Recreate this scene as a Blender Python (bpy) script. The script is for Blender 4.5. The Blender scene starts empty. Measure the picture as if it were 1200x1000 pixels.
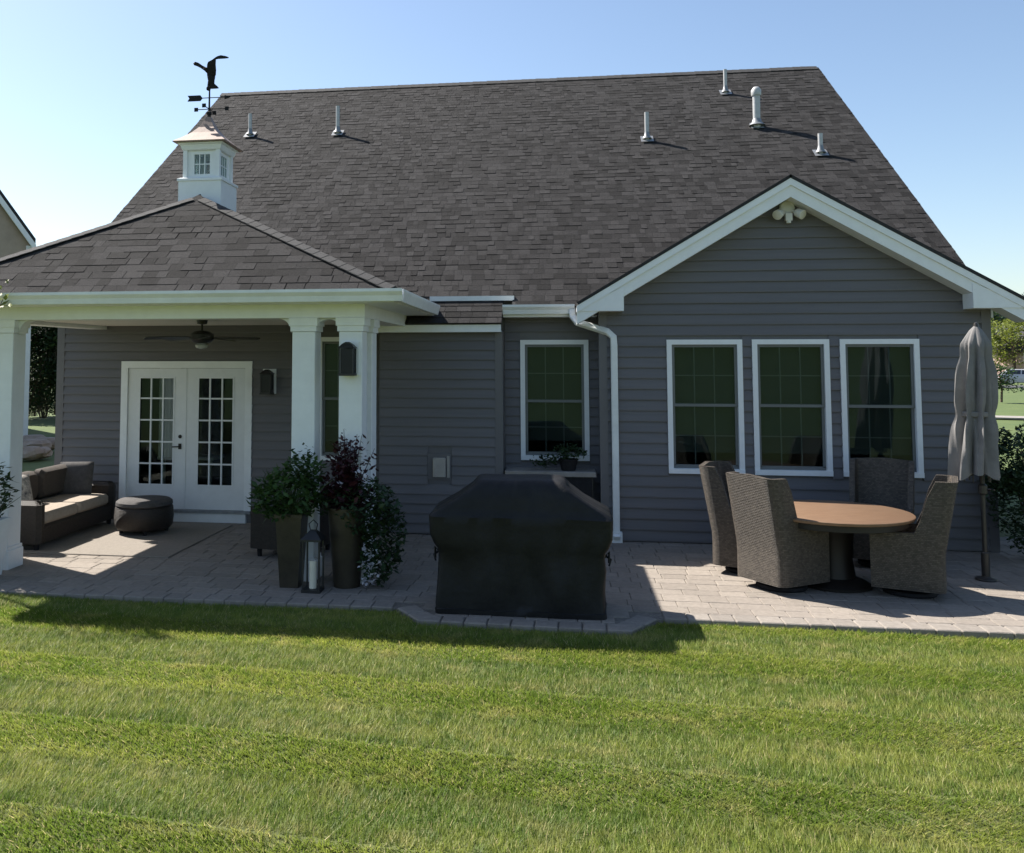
import bpy, math, random
import numpy as np
from mathutils import Matrix, Vector
R = math.radians
rnd = random.Random(7)
scene = bpy.context.scene
col = scene.collection

# ------------------------------------------------------------------ camera
cam = bpy.data.cameras.new('camera')
cam.sensor_fit = 'HORIZONTAL'; cam.sensor_width = 36.0
FPX = 1076.0
cam.lens = FPX / 1200 * 36
cam.shift_x = (600 - 491) / 1200
cam.shift_y = -(500 - 350) / 1200
cam.clip_end = 4000
camo = bpy.data.objects.new('camera', cam); col.objects.link(camo)
CAM = Vector((0, 0, 2.3))
camo.location = CAM
camo.rotation_euler = (R(90 + 3.82), 0, R(8.69))
scene.camera = camo
# ------------------------------------------------------------------ world, sun, exposure
SUN = Vector((-0.816, 0.44, 1.0)).normalized()
elev = math.asin(SUN.z); azim = math.atan2(SUN.x, SUN.y)
world = bpy.data.worlds.new('World'); scene.world = world; world.use_nodes = True
wn = world.node_tree
sky = wn.nodes.new('ShaderNodeTexSky'); sky.sky_type = 'NISHITA'; sky.sun_disc = False
sky.sun_elevation = elev; sky.sun_rotation = azim; sky.air_density = 1.0; sky.dust_density = 0.75; sky.ozone_density = 1.2
wn.links.new(sky.outputs[0], wn.nodes['Background'].inputs[0])
wn.nodes['Background'].inputs[1].default_value = 0.078
sl = bpy.data.lights.new('sun', 'SUN'); sl.energy = 5.0; sl.angle = R(0.55); sl.color = (1.0, 0.94, 0.86)
slo = bpy.data.objects.new('sun', sl); col.objects.link(slo)
slo.rotation_euler = SUN.to_track_quat('Z', 'Y').to_euler(); slo.location = (-20, 20, 30)
vs = scene.view_settings
vs.view_transform = 'Standard'; vs.look = 'None'; vs.gamma = 1; vs.use_curve_mapping = False; vs.exposure = 1.2

# ------------------------------------------------------------------ materials
MATS = {}
def nodes(name):
    m = bpy.data.materials.new(name); m.use_nodes = True
    return m, m.node_tree, m.node_tree.nodes['Principled BSDF']
def mat(name, color, rough=0.6, var=0.12, scale=8.0, bump=0.0, bscale=60.0, metal=0.0, spec=0.5, island=0.0, stretch=(1, 1, 1), color2=None, objrand=0.0, trans=0.0, coat=0.0):
    """colour with noise variation (optionally per piece), fine bump"""
    m, nt, b = nodes(name); N = nt.nodes.new; L = nt.links.new
    tc = N('ShaderNodeTexCoord'); mp = N('ShaderNodeMapping'); mp.inputs['Scale'].default_value = stretch
    L(tc.outputs['Object'], mp.inputs[0])
    nz = N('ShaderNodeTexNoise'); nz.inputs['Scale'].default_value = scale; nz.inputs['Detail'].default_value = 5; nz.inputs['Roughness'].default_value = .65
    geo = N('ShaderNodeNewGeometry')
    L(geo.outputs['Position'], mp.inputs[0]) if objrand or island else None
    L(mp.outputs[0], nz.inputs['Vector'])
    c1 = Vector(color); c2 = Vector(color2) if color2 else c1 * (1 + 2 * var)
    ramp = N('ShaderNodeMix'); ramp.data_type = 'RGBA'
    lo = c1 * (1 - var) if not color2 else c1
    ramp.inputs[6].default_value = (*lo, 1); ramp.inputs[7].default_value = (*c2, 1)
    mr = N('ShaderNodeMapRange'); mr.inputs[1].default_value = .3; mr.inputs[2].default_value = .7
    L(nz.outputs[0], mr.inputs[0]); L(mr.outputs[0], ramp.inputs[0])
    out = ramp.outputs[2]
    if island or objrand:
        oi = N('ShaderNodeObjectInfo')
        ad = N('ShaderNodeMath'); ad.operation = 'ADD'; L(geo.outputs['Random Per Island'], ad.inputs[0]); L(oi.outputs['Random'], ad.inputs[1])
        fr = N('ShaderNodeMath'); fr.operation = 'FRACT'; L(ad.outputs[0], fr.inputs[0])
        m2 = N('ShaderNodeMapRange'); k = island or objrand
        m2.inputs[3].default_value = 1 - k; m2.inputs[4].default_value = 1 + k
        L(fr.outputs[0], m2.inputs[0])
        mu = N('ShaderNodeVectorMath'); mu.operation = 'SCALE'; L(out, mu.inputs[0]); L(m2.outputs[0], mu.inputs['Scale']); out = mu.outputs[0]
    L(out, b.inputs['Base Color'])
    b.inputs['Roughness'].default_value = rough; b.inputs['Metallic'].default_value = metal
    b.inputs['Specular IOR Level'].default_value = spec
    if coat: b.inputs['Coat Weight'].default_value = coat
    if bump:
        n2 = N('ShaderNodeTexNoise'); n2.inputs['Scale'].default_value = bscale; n2.inputs['Detail'].default_value = 3
        L(mp.outputs[0], n2.inputs['Vector'])
        bp = N('ShaderNodeBump'); bp.inputs['Strength'].default_value = bump; bp.inputs['Distance'].default_value = .01
        L(n2.outputs[0], bp.inputs['Height']); L(bp.outputs[0], b.inputs['Normal'])
    if trans:
        tr = N('ShaderNodeBsdfTranslucent'); L(out, tr.inputs[0]); mx = N('ShaderNodeMixShader'); mx.inputs[0].default_value = trans
        L(b.outputs[0], mx.inputs[1]); L(tr.outputs[0], mx.inputs[2]); L(mx.outputs[0], nt.nodes['Material Output'].inputs[0])
    MATS[name] = m
    return m
def wicker(name, color, color2, scale):
    m, nt, b = nodes(name); N = nt.nodes.new; L = nt.links.new
    tc = N('ShaderNodeTexCoord'); mp = N('ShaderNodeMapping'); L(tc.outputs['UV'], mp.inputs[0]); mp.inputs['Scale'].default_value = (scale, scale, 1)
    w1 = N('ShaderNodeTexBrick'); w1.offset = .5; w1.inputs['Scale'].default_value = 1; w1.inputs['Mortar Size'].default_value = .045
    w1.inputs['Brick Width'].default_value = .62; w1.inputs['Row Height'].default_value = .40; w1.inputs['Mortar Smooth'].default_value = 1.0
    w1.inputs['Color1'].default_value = (*color, 1); w1.inputs['Color2'].default_value = (*color2, 1); w1.inputs['Mortar'].default_value = (*(Vector(color) * .55), 1)
    L(mp.outputs[0], w1.inputs[0]); L(w1.outputs[0], b.inputs['Base Color'])
    bp = N('ShaderNodeBump'); bp.invert = True; bp.inputs['Strength'].default_value = .9; bp.inputs['Distance'].default_value = .012
    L(w1.outputs['Fac'], bp.inputs['Height']); L(bp.outputs[0], b.inputs['Normal']); b.inputs['Roughness'].default_value = .55
    return m
def glassmat(name, tint=(.75, .8, .78), refl=1.0):
    m, nt, b = nodes(name); N = nt.nodes.new; L = nt.links.new
    tr = N('ShaderNodeBsdfTransparent'); tr.inputs[0].default_value = (*tint, 1)
    gl = N('ShaderNodeBsdfGlossy'); gl.inputs['Roughness'].default_value = .02; gl.inputs[0].default_value = (.75, .9, 1, 1)
    fr = N('ShaderNodeFresnel'); fr.inputs[0].default_value = 1.5
    mu = N('ShaderNodeMath'); mu.operation = 'MULTIPLY'; mu.inputs[1].default_value = 0.55 * refl; L(fr.outputs[0], mu.inputs[0])
    mx = N('ShaderNodeMixShader'); L(mu.outputs[0], mx.inputs[0]); L(tr.outputs[0], mx.inputs[1]); L(gl.outputs[0], mx.inputs[2])
    nz = N('ShaderNodeTexNoise'); nz.inputs['Scale'].default_value = 1.6; bp = N('ShaderNodeBump'); bp.inputs['Strength'].default_value = .06; bp.inputs['Distance'].default_value = .02
    L(nz.outputs[0], bp.inputs['Height']); L(bp.outputs[0], gl.inputs['Normal'])
    L(mx.outputs[0], nt.nodes['Material Output'].inputs[0]); nt.nodes.remove(b)
    return m

M = {}
M['siding'] = mat('siding_vinyl', (.112, .107, .114), .5, .07, 3, .25, 40, stretch=(.25, 1, 6), objrand=.05)
M['corner'] = mat('siding_corner_vinyl', (.116, .112, .119), .5, .05, 4)
M['white'] = mat('white_trim_paint', (.74, .76, .77), .45, .03, 6, .05, 80)
M['gutter'] = mat('white_gutter_aluminium', (.70, .72, .72), .35, .05, 5)
M['ceil'] = mat('cream_beadboard', (.62, .60, .54), .6, .05, 4)
M['shingle'] = mat('asphalt_shingle', (.0220, .0212, .0216), .92, .35, 45, .8, 320, spec=.15, island=.46, color2=(.039, .037, .0365))
M['ridge'] = mat('dark_ridge_shingle', (.024, .024, .025), .9, .3, 40, .5, 200, island=.2)
M['paver'] = mat('concrete_paver', (.215, .188, .160), .9, .15, 18, .5, 140, spec=.2, island=.10, color2=(.285, .25, .215))
M['border'] = mat('border_paver', (.205, .182, .158), .9, .15, 18, .5, 140, spec=.2, island=.10, color2=(.27, .242, .212))
M['joint'] = mat('sand_joint', (.14, .125, .105), .95, .3, 30)
M['black_fab'] = mat('black_cover_fabric', (.0062, .0064, .0074), .58, .35, 5, .5, 14, spec=.3)
M['metal_pipe'] = mat('pale_vent_pipe', (.42, .42, .42), .4, .1, 12)
M['lead'] = mat('grey_flashing', (.22, .23, .24), .5, .15, 12, metal=.3)
M['copper'] = mat('aged_copper_sheet', (.22, .155, .125), .6, .25, 7, .1, 20, metal=.15, color2=(.29, .21, .175))
M['black'] = mat('black_metal', (.012, .012, .013), .45, .2, 20)
M['iron'] = mat('dark_iron', (.014, .014, .016), .75, .2, 20, spec=.2)
M['wick'] = wicker('grey_wicker', (.050, .040, .031), (.108, .089, .070), 24)
M['wickd'] = wicker('dark_brown_wicker', (.017, .012, .009), (.034, .024, .018), 24)
M['table'] = mat('tan_table_top', (.150, .088, .050), .5, .12, 6, .1, 50, stretch=(1, 6, 1), color2=(.20, .122, .072))
M['cush'] = mat('tan_cushion_fabric', (.30, .25, .20), .9, .08, 20, .3, 300)
M['taupe'] = mat('brown_taupe_fabric', (.055, .045, .037), .9, .1, 20, .3, 250)
M['pillow'] = mat('charcoal_pillow_fabric', (.06, .056, .055), .9, .2, 20, .3, 200)
M['pattern'] = mat('patterned_pillow_fabric', (.05, .05, .06), .9, .3, 22, .2, 200, color2=(.5, .46, .4))
M['rug'] = mat('beige_outdoor_rug', (.20, .175, .148), .95, .12, 30, .5, 300, color2=(.26, .23, .195))
M['bronze'] = mat('bronze_planter', (.038, .031, .022), .45, .25, 5, .15, 30, metal=.3)
M['soil'] = mat('potting_soil', (.03, .02, .014), .95, .3, 40, .6, 80)
M['candle'] = mat('ivory_candle', (.72, .68, .56), .5, .05, 8)
M['umb'] = mat('taupe_umbrella_canvas', (.165, .158, .154), .85, .12, 6, .2, 90)
M['umbpole'] = mat('bronze_umbrella_pole', (.05, .045, .04), .4, .1, 10, metal=.4)
M['plug'] = mat('beige_utility_box', (.32, .30, .27), .5, .08, 10)
M['lamp'] = mat('white_lamp_housing', (.62, .61, .57), .5, .06, 10)
M['lens'] = mat('frosted_lamp_lens', (.35, .36, .36), .2, .05, 10)
M['lglass'] = mat('dark_lantern_glass', (.014, .015, .018), .3, .1, 8, spec=.25)
M['handle'] = mat('dark_door_hardware', (.02, .02, .02), .3, .1, 10, metal=.7)
M['door'] = mat('white_door_paint', (.66, .68, .69), .4, .03, 6)
M['stand_in_curtain'] = mat('white_stand_in_cloth', (.75, .73, .70), .9, .05, 8)
M['muntin'] = mat('grey_glass_grille', (.13, .14, .14), .5, .05, 6)
M['shade'] = mat('roller_shade_fabric', (.055, .06, .055), .9, .05, 4)
M['interior'] = mat('dim_room_paint', (.10, .095, .085), .9, .1, 2)
M['glass'] = glassmat('window_glass')
M['bark'] = mat('bark', (.09, .065, .045), .95, .3, 14, .8, 40)
M['stem'] = mat('green_stem', (.06, .09, .03), .7, .2, 20)
def leafm(name, c, c2, trans=.35, k=.3): return mat(name, c, .5, .2, 6, spec=.35, island=k, color2=c2, trans=trans)
M['leaf'] = leafm('mid_green_leaf', (.032, .070, .020), (.055, .105, .027))
M['leafd'] = leafm('dark_green_leaf', (.02, .042, .016), (.035, .065, .022), .25)
M['leafy'] = leafm('yellow_green_leaf', (.13, .17, .03), (.22, .24, .05), .45)
M['leafr'] = leafm('burgundy_leaf', (.026, .007, .010), (.050, .012, .017), .2)
M['petal'] = leafm('white_petal', (.62, .6, .64), (.75, .72, .74), .3, .1)
def lawnmat():
    m, nt, b = nodes('lawn_blade'); N = nt.nodes.new; L = nt.links.new
    geo = N('ShaderNodeNewGeometry')
    def noise(scale, stretch, det=3):
        mp = N('ShaderNodeMapping'); mp.inputs['Scale'].default_value = stretch; mp.inputs['Rotation'].default_value = (0, 0, .06); L(geo.outputs['Position'], mp.inputs[0])
        n = N('ShaderNodeTexNoise'); n.inputs['Scale'].default_value = scale; n.inputs['Detail'].default_value = det; L(mp.outputs[0], n.inputs[0]); return n.outputs[0]
    def rng(x, a, b_, c=0., d=1.):
        r = N('ShaderNodeMapRange'); r.inputs[1].default_value = a; r.inputs[2].default_value = b_; r.inputs[3].default_value = c; r.inputs[4].default_value = d; L(x, r.inputs[0]); return r.outputs[0]
    def mix(f, a, b_):
        x = N('ShaderNodeMix'); x.data_type = 'RGBA'; L(f, x.inputs[0])
        for i, v in ((6, a), (7, b_)):
            if isinstance(v, tuple): x.inputs[i].default_value = (*v, 1)
            else: L(v, x.inputs[i])
        return x.outputs[2]
    c = mix(rng(noise(1.0, (.35, 1.6, 1)), .38, .62), (.155, .225, .030), (.285, .325, .062))       # mow stripes' light and shade painted in as bands, fresh to yellowish
    c = mix(rng(noise(2.6, (.8, 1.5, 1), 5), .52, .78), c, (.40, .37, .13))                        # dry thin patches
    c = mix(rng(noise(9, (1, 1, 1)), .45, .75), c, (.105, .18, .026))                                # dark tufts
    straw = rng(geo.outputs['Random Per Island'], .93, .94)
    c = mix(straw, c, (.42, .37, .17))
    sc = N('ShaderNodeVectorMath'); sc.operation = 'SCALE'; L(c, sc.inputs[0]); L(rng(geo.outputs['Random Per Island'], 0, 1, .72, 1.28), sc.inputs['Scale'])
    L(sc.outputs[0], b.inputs['Base Color']); b.inputs['Roughness'].default_value = .55; b.inputs['Specular IOR Level'].default_value = .3
    tr = N('ShaderNodeBsdfTranslucent'); L(sc.outputs[0], tr.inputs[0]); mx = N('ShaderNodeMixShader'); mx.inputs[0].default_value = .5
    L(b.outputs[0], mx.inputs[1]); L(tr.outputs[0], mx.inputs[2]); L(mx.outputs[0], nt.nodes['Material Output'].inputs[0])
    return m
M['grass'] = lawnmat()
M['turf'] = mat('turf_soil', (.06, .078, .018), .95, .35, 9, .8, 60, color2=(.10, .11, .03))
M['farlawn'] = mat('far_lawn', (.055, .09, .02), .95, .25, .6, .5, 30, color2=(.09, .12, .03))
M['asph'] = mat('asphalt', (.055, .055, .057), .9, .2, 10, .4, 90)
M['conc'] = mat('sidewalk_concrete', (.24, .22, .20), .9, .12, 5, .3, 60)
M['nsid'] = mat('tan_neighbour_siding', (.33, .26, .20), .6, .08, 3, objrand=.05)
M['rock'] = mat('garden_boulder', (.22, .17, .13), .9, .3, 4, .8, 20, color2=(.36, .30, .24))
M['carp'] = mat('silver_car_paint', (.42, .43, .45), .25, .05, 4, coat=.6)
M['cglass'] = mat('car_window_glass', (.012, .014, .016), .06, .05, 4, spec=.8)
M['tyre'] = mat('tyre_rubber', (.02, .02, .02), .85, .1, 12)
M['rim'] = mat('alloy_rim', (.4, .4, .42), .3, .05, 8, metal=.8)
M['lampred'] = mat('red_lamp_lens', (.3, .02, .02), .2, .05, 8)
M['pinkh'] = mat('pinkish_house_siding', (.42, .29, .26), .7, .08, 2)

# ------------------------------------------------------------------ helpers
W = {}                                  # world matrices of parents
def reg(o, parent=None):
    mtx = Matrix.LocRotScale(o.location, o.rotation_euler, o.scale)
    W[o] = (W[parent] @ mtx) if parent else mtx
def tag(o, label=None, cat=None, group=None, kind=None):
    if label: o['label'] = label
    if cat: o['category'] = cat
    if group: o['group'] = group
    if kind: o['kind'] = kind
    return o
def thing(name, label, cat, loc=(0, 0, 0), rz=0.0, group=None):
    o = bpy.data.objects.new(name, None); col.objects.link(o)
    o.empty_display_size = .2; o.location = loc; o.rotation_euler = (0, 0, rz); reg(o)
    return tag(o, label, cat, group)
def link(name, me, parent=None, loc=(0, 0, 0), rot=(0, 0, 0)):
    o = bpy.data.objects.new(name, me); col.objects.link(o); o.location = loc; o.rotation_euler = rot
    if parent: o.parent = parent
    reg(o, parent); return o
def copy_tree(o, parent=None):
    c = o.copy(); col.objects.link(c); c.parent = parent
    for ch in list(o.children): copy_tree(ch, c)
    return c
class MB:
    def __init__(s): s.v = []; s.f = []; s.uv = {}
    def add(s, vs, fs):
        n = len(s.v); s.v += [tuple(p) for p in vs]; s.f += [tuple(i + n for i in f) for f in fs]; return s
    def box(s, x0, x1, y0, y1, z0, z1):
        return s.add([(x0, y0, z0), (x1, y0, z0), (x1, y1, z0), (x0, y1, z0), (x0, y0, z1), (x1, y0, z1), (x1, y1, z1), (x0, y1, z1)],
                     [(0, 3, 2, 1), (4, 5, 6, 7), (0, 1, 5, 4), (1, 2, 6, 5), (2, 3, 7, 6), (3, 0, 4, 7)])
    def bevbox(s, x0, x1, y0, y1, z0, z1, b):
        """box with chamfered vertical edges and top"""
        def ring(i, z): return [(x0 + i + b, y0 + i, z), (x1 - i - b, y0 + i, z), (x1 - i, y0 + i + b, z), (x1 - i, y1 - i - b, z), (x1 - i - b, y1 - i, z), (x0 + i + b, y1 - i, z), (x0 + i, y1 - i - b, z), (x0 + i, y0 + i + b, z)]
        return s.rings([ring(0, z0), ring(0, z1 - b), ring(b, z1)])
    def rings(s, rs, cap=True, closed=True):
        n = len(rs[0]); vs = [p for r in rs for p in r]; fs = []
        for k in range(len(rs) - 1):
            for i in range(n if closed else n - 1):
                j = (i + 1) % n
                fs.append((k * n + i, k * n + j, (k + 1) * n + j, (k + 1) * n + i))
        if cap: fs.append(tuple(reversed(range(n)))); fs.append(tuple((len(rs) - 1) * n + i for i in range(n)))
        return s.add(vs, fs)
    def prism(s, poly, a, b, axis='y'):
        """poly: 2-D outline; swept from a to b along axis"""
        def P(u, v, t): return {'y': (u, t, v), 'x': (t, u, v), 'z': (u, v, t)}[axis]
        r0 = [P(u, v, a) for u, v in poly]; r1 = [P(u, v, b) for u, v in poly]
        return s.rings([r0, r1])
    def tube(s, pts, r, n=8, cap=True):
        pts = [Vector(p) for p in pts]; rs = []
        if not isinstance(r, (list, tuple)): r = [r] * len(pts)
        u = None
        for i, p in enumerate(pts):
            d = (pts[min(i + 1, len(pts) - 1)] - pts[max(i - 1, 0)]).normalized()
            if u is None:
                u = d.cross(Vector((0, 0, 1)) if abs(d.z) < .9 else Vector((1, 0, 0))).normalized()
            else: u = (u - d * u.dot(d)).normalized()
            w = d.cross(u)
            rs.append([p + (u * math.cos(2 * math.pi * k / n) + w * math.sin(2 * math.pi * k / n)) * r[i] for k in range(n)])
        return s.rings(rs, cap)
    def lathe(s, prof, c=(0, 0, 0), n=20, cap=True):
        return s.rings([[(c[0] + r * math.cos(2 * math.pi * k / n), c[1] + r * math.sin(2 * math.pi * k / n), c[2] + z) for k in range(n)] for r, z in prof], cap)
    def mesh(s, name, mat, off=(0, 0, 0), smooth=False, uv=False):
        me = bpy.data.meshes.new(name)
        o = Vector(off)
        me.from_pydata([tuple(Vector(p) - o) for p in s.v], [], s.f); me.update()
        me.materials.append(mat)
        if smooth:
            me.polygons.foreach_set('use_smooth', [True] * len(me.polygons))
            try: me.set_sharp_from_angle(angle=R(40))
            except Exception: pass
        if uv: box_uv(me)
        return me
    def build(s, name, mat, parent=None, smooth=False, local=False, uv=False):
        """world coordinates unless local; origin at bottom centre of the piece"""
        if parent and not local:
            inv = W[parent].inverted(); s.v = [tuple(inv @ Vector(p)) for p in s.v]
        a = np.array(s.v); c = ((a[:, 0].min() + a[:, 0].max()) / 2, (a[:, 1].min() + a[:, 1].max()) / 2, a[:, 2].min())
        return link(name, s.mesh(name, mat, c, smooth, uv), parent, c)
def box_uv(me):
    """metres as UV, by dominant normal"""
    uvl = me.uv_layers.new(name='UVMap')
    for p in me.polygons:
        n = p.normal; ax = max(range(3), key=lambda i: abs(n[i]))
        for li in p.loop_indices:
            c = me.vertices[me.loops[li].vertex_index].co
            uvl.data[li].uv = (c.y, c.z) if ax == 0 else ((c.x, c.z) if ax == 1 else (c.x, c.y))
def B(*a): return MB().box(*a)

# ------------------------------------------------------------------ terrain, ground
def hill(x, y):
    d = math.hypot(x, y)
    t = min(1, max(0, (d - 120) / 260)); t = t * t * (3 - 2 * t)
    return -0.02 + t * (16 + 5 * math.sin(x * .011 + 1) + 4 * math.sin(y * .017 + x * .006))
def terrain():
    m = MB(); ang = 96; rr = [0, 3, 6, 10, 16, 25, 40, 60, 85, 110, 130, 150, 175, 200, 230, 260, 300, 350, 420, 600, 1000, 2200]
    rs = []
    for r in rr[1:]:
        rs.append([(r * math.cos(2 * math.pi * k / ang), r * math.sin(2 * math.pi * k / ang), hill(r * math.cos(2 * math.pi * k / ang), r * math.sin(2 * math.pi * k / ang)) - .10) for k in range(ang)])
    m.rings(rs, cap=False)
    n = len(m.v); m.v.append((0, 0, -.12)); m.f += [(n, k, (k + 1) % ang) for k in range(ang)]
    return tag(m.build('ground', M['farlawn'], smooth=True), kind='structure')
terrain()
# near lawn: a gently uneven sheet with real blades on it
PE = 8.57                                 # front edge of the patio
PATH = [(-12, PE), (-1.53, PE), (-1.27, 8.19), (.58, 8.13), (.85, PE), (12, PE)]   # front outline of the patio
def patio_front(x):
    for (x0, y0), (x1, y1) in zip(PATH, PATH[1:]):
        if x0 <= x <= x1: return y0 + (y1 - y0) * (x - x0) / (x1 - x0)
    return PE
def lawn_z(x, y): return -.045 + .012 * math.sin(x * 1.3 + y * .7) * math.sin(y * 1.1 - x * .4)
def lawn():
    m = MB(); xs = np.linspace(-14, 14, 90); ys = np.linspace(-6, 16, 70)
    for y in ys:
        for x in xs: m.v.append((x, y, lawn_z(x, y)))
    nx = len(xs)
    for j in range(len(ys) - 1):
        for i in range(nx - 1): m.f.append((j * nx + i, j * nx + i + 1, (j + 1) * nx + i + 1, (j + 1) * nx + i))
    return tag(m.build('lawn', M['turf'], smooth=True), kind='structure')
lawn()
def blades(name, X, Y, Z, h0, h1, w0, material, seed, stripes=True):
    g = np.random.default_rng(seed); n = len(X)
    a = g.uniform(0, 2 * math.pi, n); h = g.uniform(h0, h1, n) * (1 + .18 * np.sin(X * 2.1 + Y * 1.3) * np.sin(Y * 3.1 - X * .8))
    w = w0 * g.uniform(.7, 1.4, n)
    s = np.sign(np.sin((Y + .06 * X) * math.pi / .56)) if stripes else np.zeros(n)
    lx = g.normal(0, .55, n) * h; ly = (g.normal(0, .5, n) + .85 * s) * h
    v = np.empty((n, 3, 3)); ca, sa = np.cos(a) * w / 2, np.sin(a) * w / 2
    v[:, 0] = np.stack([X - ca, Y - sa, Z], 1); v[:, 1] = np.stack([X + ca, Y + sa, Z], 1); v[:, 2] = np.stack([X + lx, Y + ly, Z + h], 1)
    me = bpy.data.meshes.new(name); me.vertices.add(3 * n); me.vertices.foreach_set('co', v.reshape(-1))
    me.loops.add(3 * n); me.loops.foreach_set('vertex_index', np.arange(3 * n, dtype=np.int32))
    me.polygons.add(n); me.polygons.foreach_set('loop_start', np.arange(0, 3 * n, 3, dtype=np.int32))
    me.update(); me.validate(); me.materials.append(material)
    return link(name, me)
def grass():
    g = np.random.default_rng(3)
    n = 1150000
    X = g.uniform(-8.5, 6.5, n); Y = g.uniform(2.6, PE + .05, n)
    pf = np.interp(X, [p[0] for p in PATH], [p[1] for p in PATH])
    k = (Y < pf - .01 + .02 * np.sin(X * 23) * g.uniform(0, 1, n)) & (X > -.72 * Y - .9) & (X < .52 * Y + .9)
    clump = np.sin(X * 9 + 2 * np.sin(Y * 5)) * np.sin(Y * 11 + 2 * np.sin(X * 4))
    k &= g.uniform(0, 1, n) < (.86 + .14 * clump)
    X = X[k]; Y = Y[k]
    Z = -.047 + .012 * np.sin(X * 1.3 + Y * .7) * np.sin(Y * 1.1 - X * .4)
    o = blades('grass', X, Y, Z, .020, .046, .0062, M['grass'], 5)
    tag(o, 'short mown green lawn grass in front of the patio', 'grass', kind='stuff')
grass()

# ------------------------------------------------------------------ patio
def patio():
    # base slab (joints) follows the outline, a little lower than the paver faces
    m = MB()
    poly = [(p[0], p[1] + .02) for p in PATH] + [(12, 13.2), (-12, 13.2)]
    m.prism(poly, -.09, -.012, 'z')
    slab = tag(m.build('patio', M['joint']), kind='structure')
    # border course: soldier pavers along the outline
    def paver(x0, x1, y0, y1): return (x0, x1, y0, y1)
    pieces = []
    g = random.Random(4)
    rows = [8.79]
    depth = [.205, .205, .255, .205, .255]
    i = 0; y = 8.80
    while y < 12.6:
        d = depth[i % 5]; x = -8.5 - g.random() * .3
        while x < 6.4:
            w = g.choice([.205, .255, .305, .305, .355]); pieces.append((x, x + w, y, y + d)); x += w
        y += d; i += 1
    # the little bump in front: rows between 8.36 and 8.80
    for (y0, y1, xa, xb) in ((8.585, 8.80, -1.28, .60), (8.375, 8.585, -1.14, .46)):
        x = xa
        while x < xb - .05:
            w = min(g.choice([.205, .255, .305]), xb - x)
            if xb - x - w < .1: w = xb - x
            pieces.append((x, x + w, y0, y1)); x += w
    def hidden(p):
        cx, cy = (p[0] + p[1]) / 2, (p[2] + p[3]) / 2
        if .53 < cx < 5.2 and cy > 12.05: return True
        if -2.5 < cx < -.77 and cy > 12.2: return True
        return False
    pieces = [p for p in pieces if not hidden(p)]
    def vis(p):
        cx, cy = (p[0] + p[1]) / 2, (p[2] + p[3]) / 2
        inside = -.62 * cy < cx < .44 * cy
        return ((0 if inside else 1), cy)
    pieces.sort(key=vis)
    cache = {}
    def shape(w, d):
        k = (round(w, 3), round(d, 3))
        if k not in cache:
            q = MB(); q.bevbox(-w / 2 + .0025, w / 2 - .0025, -d / 2 + .0025, d / 2 - .0025, -.05, 0, .004); cache[k] = q.mesh('paver', M['paver'])
        return cache[k]
    inv = W[slab].inverted()
    for p in pieces[:215]:
        cx, cy = (p[0] + p[1]) / 2, (p[2] + p[3]) / 2
        link('paver', shape(p[1] - p[0], p[3] - p[2]), slab, inv @ Vector((cx, cy, g.uniform(-.002, .002))), (g.uniform(-.004, .004), g.uniform(-.004, .004), 0))
    q = MB()
    for p in pieces[215:]:
        z = g.uniform(-.002, .002); q.bevbox(p[0] + .0025, p[1] - .0025, p[2] + .0025, p[3] - .0025, z - .05, z, .006)
    o = q.build('paver_field', M['paver'], slab); o['kind'] = 'stuff'
    # soldier course
    bd = {}
    def soldier(cx, cy, w, d, rz):
        k = (round(w, 3), round(d, 3))
        if k not in bd:
            qq = MB(); qq.bevbox(-w / 2 + .0025, w / 2 - .0025, -d / 2 + .0025, d / 2 - .0025, -.06, 0, .008); bd[k] = qq.mesh('border_paver', M['border'])
        link('border_paver', bd[k], slab, inv @ Vector((cx, cy, .004 + g.uniform(-.002, .002))), (0, 0, rz))
    x = -7.4
    while x < -1.50: soldier(x, PE + .115, .205, .22, 0); x += .205
    x = 1.0
    while x < 6.0: soldier(x, PE + .115, .205, .22, 0); x += .205
    for a, b in ((PATH[1], PATH[2]), (PATH[2], PATH[3]), (PATH[3], PATH[4])):
        d = math.hypot(b[0] - a[0], b[1] - a[1]); n = max(1, round(d / .21)); rz = math.atan2(b[1] - a[1], b[0] - a[0])
        for i in range(n):
            t = (i + .5) / n; nx, ny = -math.sin(rz), math.cos(rz)
            soldier(a[0] + (b[0] - a[0]) * t + nx * .11, a[1] + (b[1] - a[1]) * t + ny * .11, d / n * .96, .20, rz)
patio()

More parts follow.
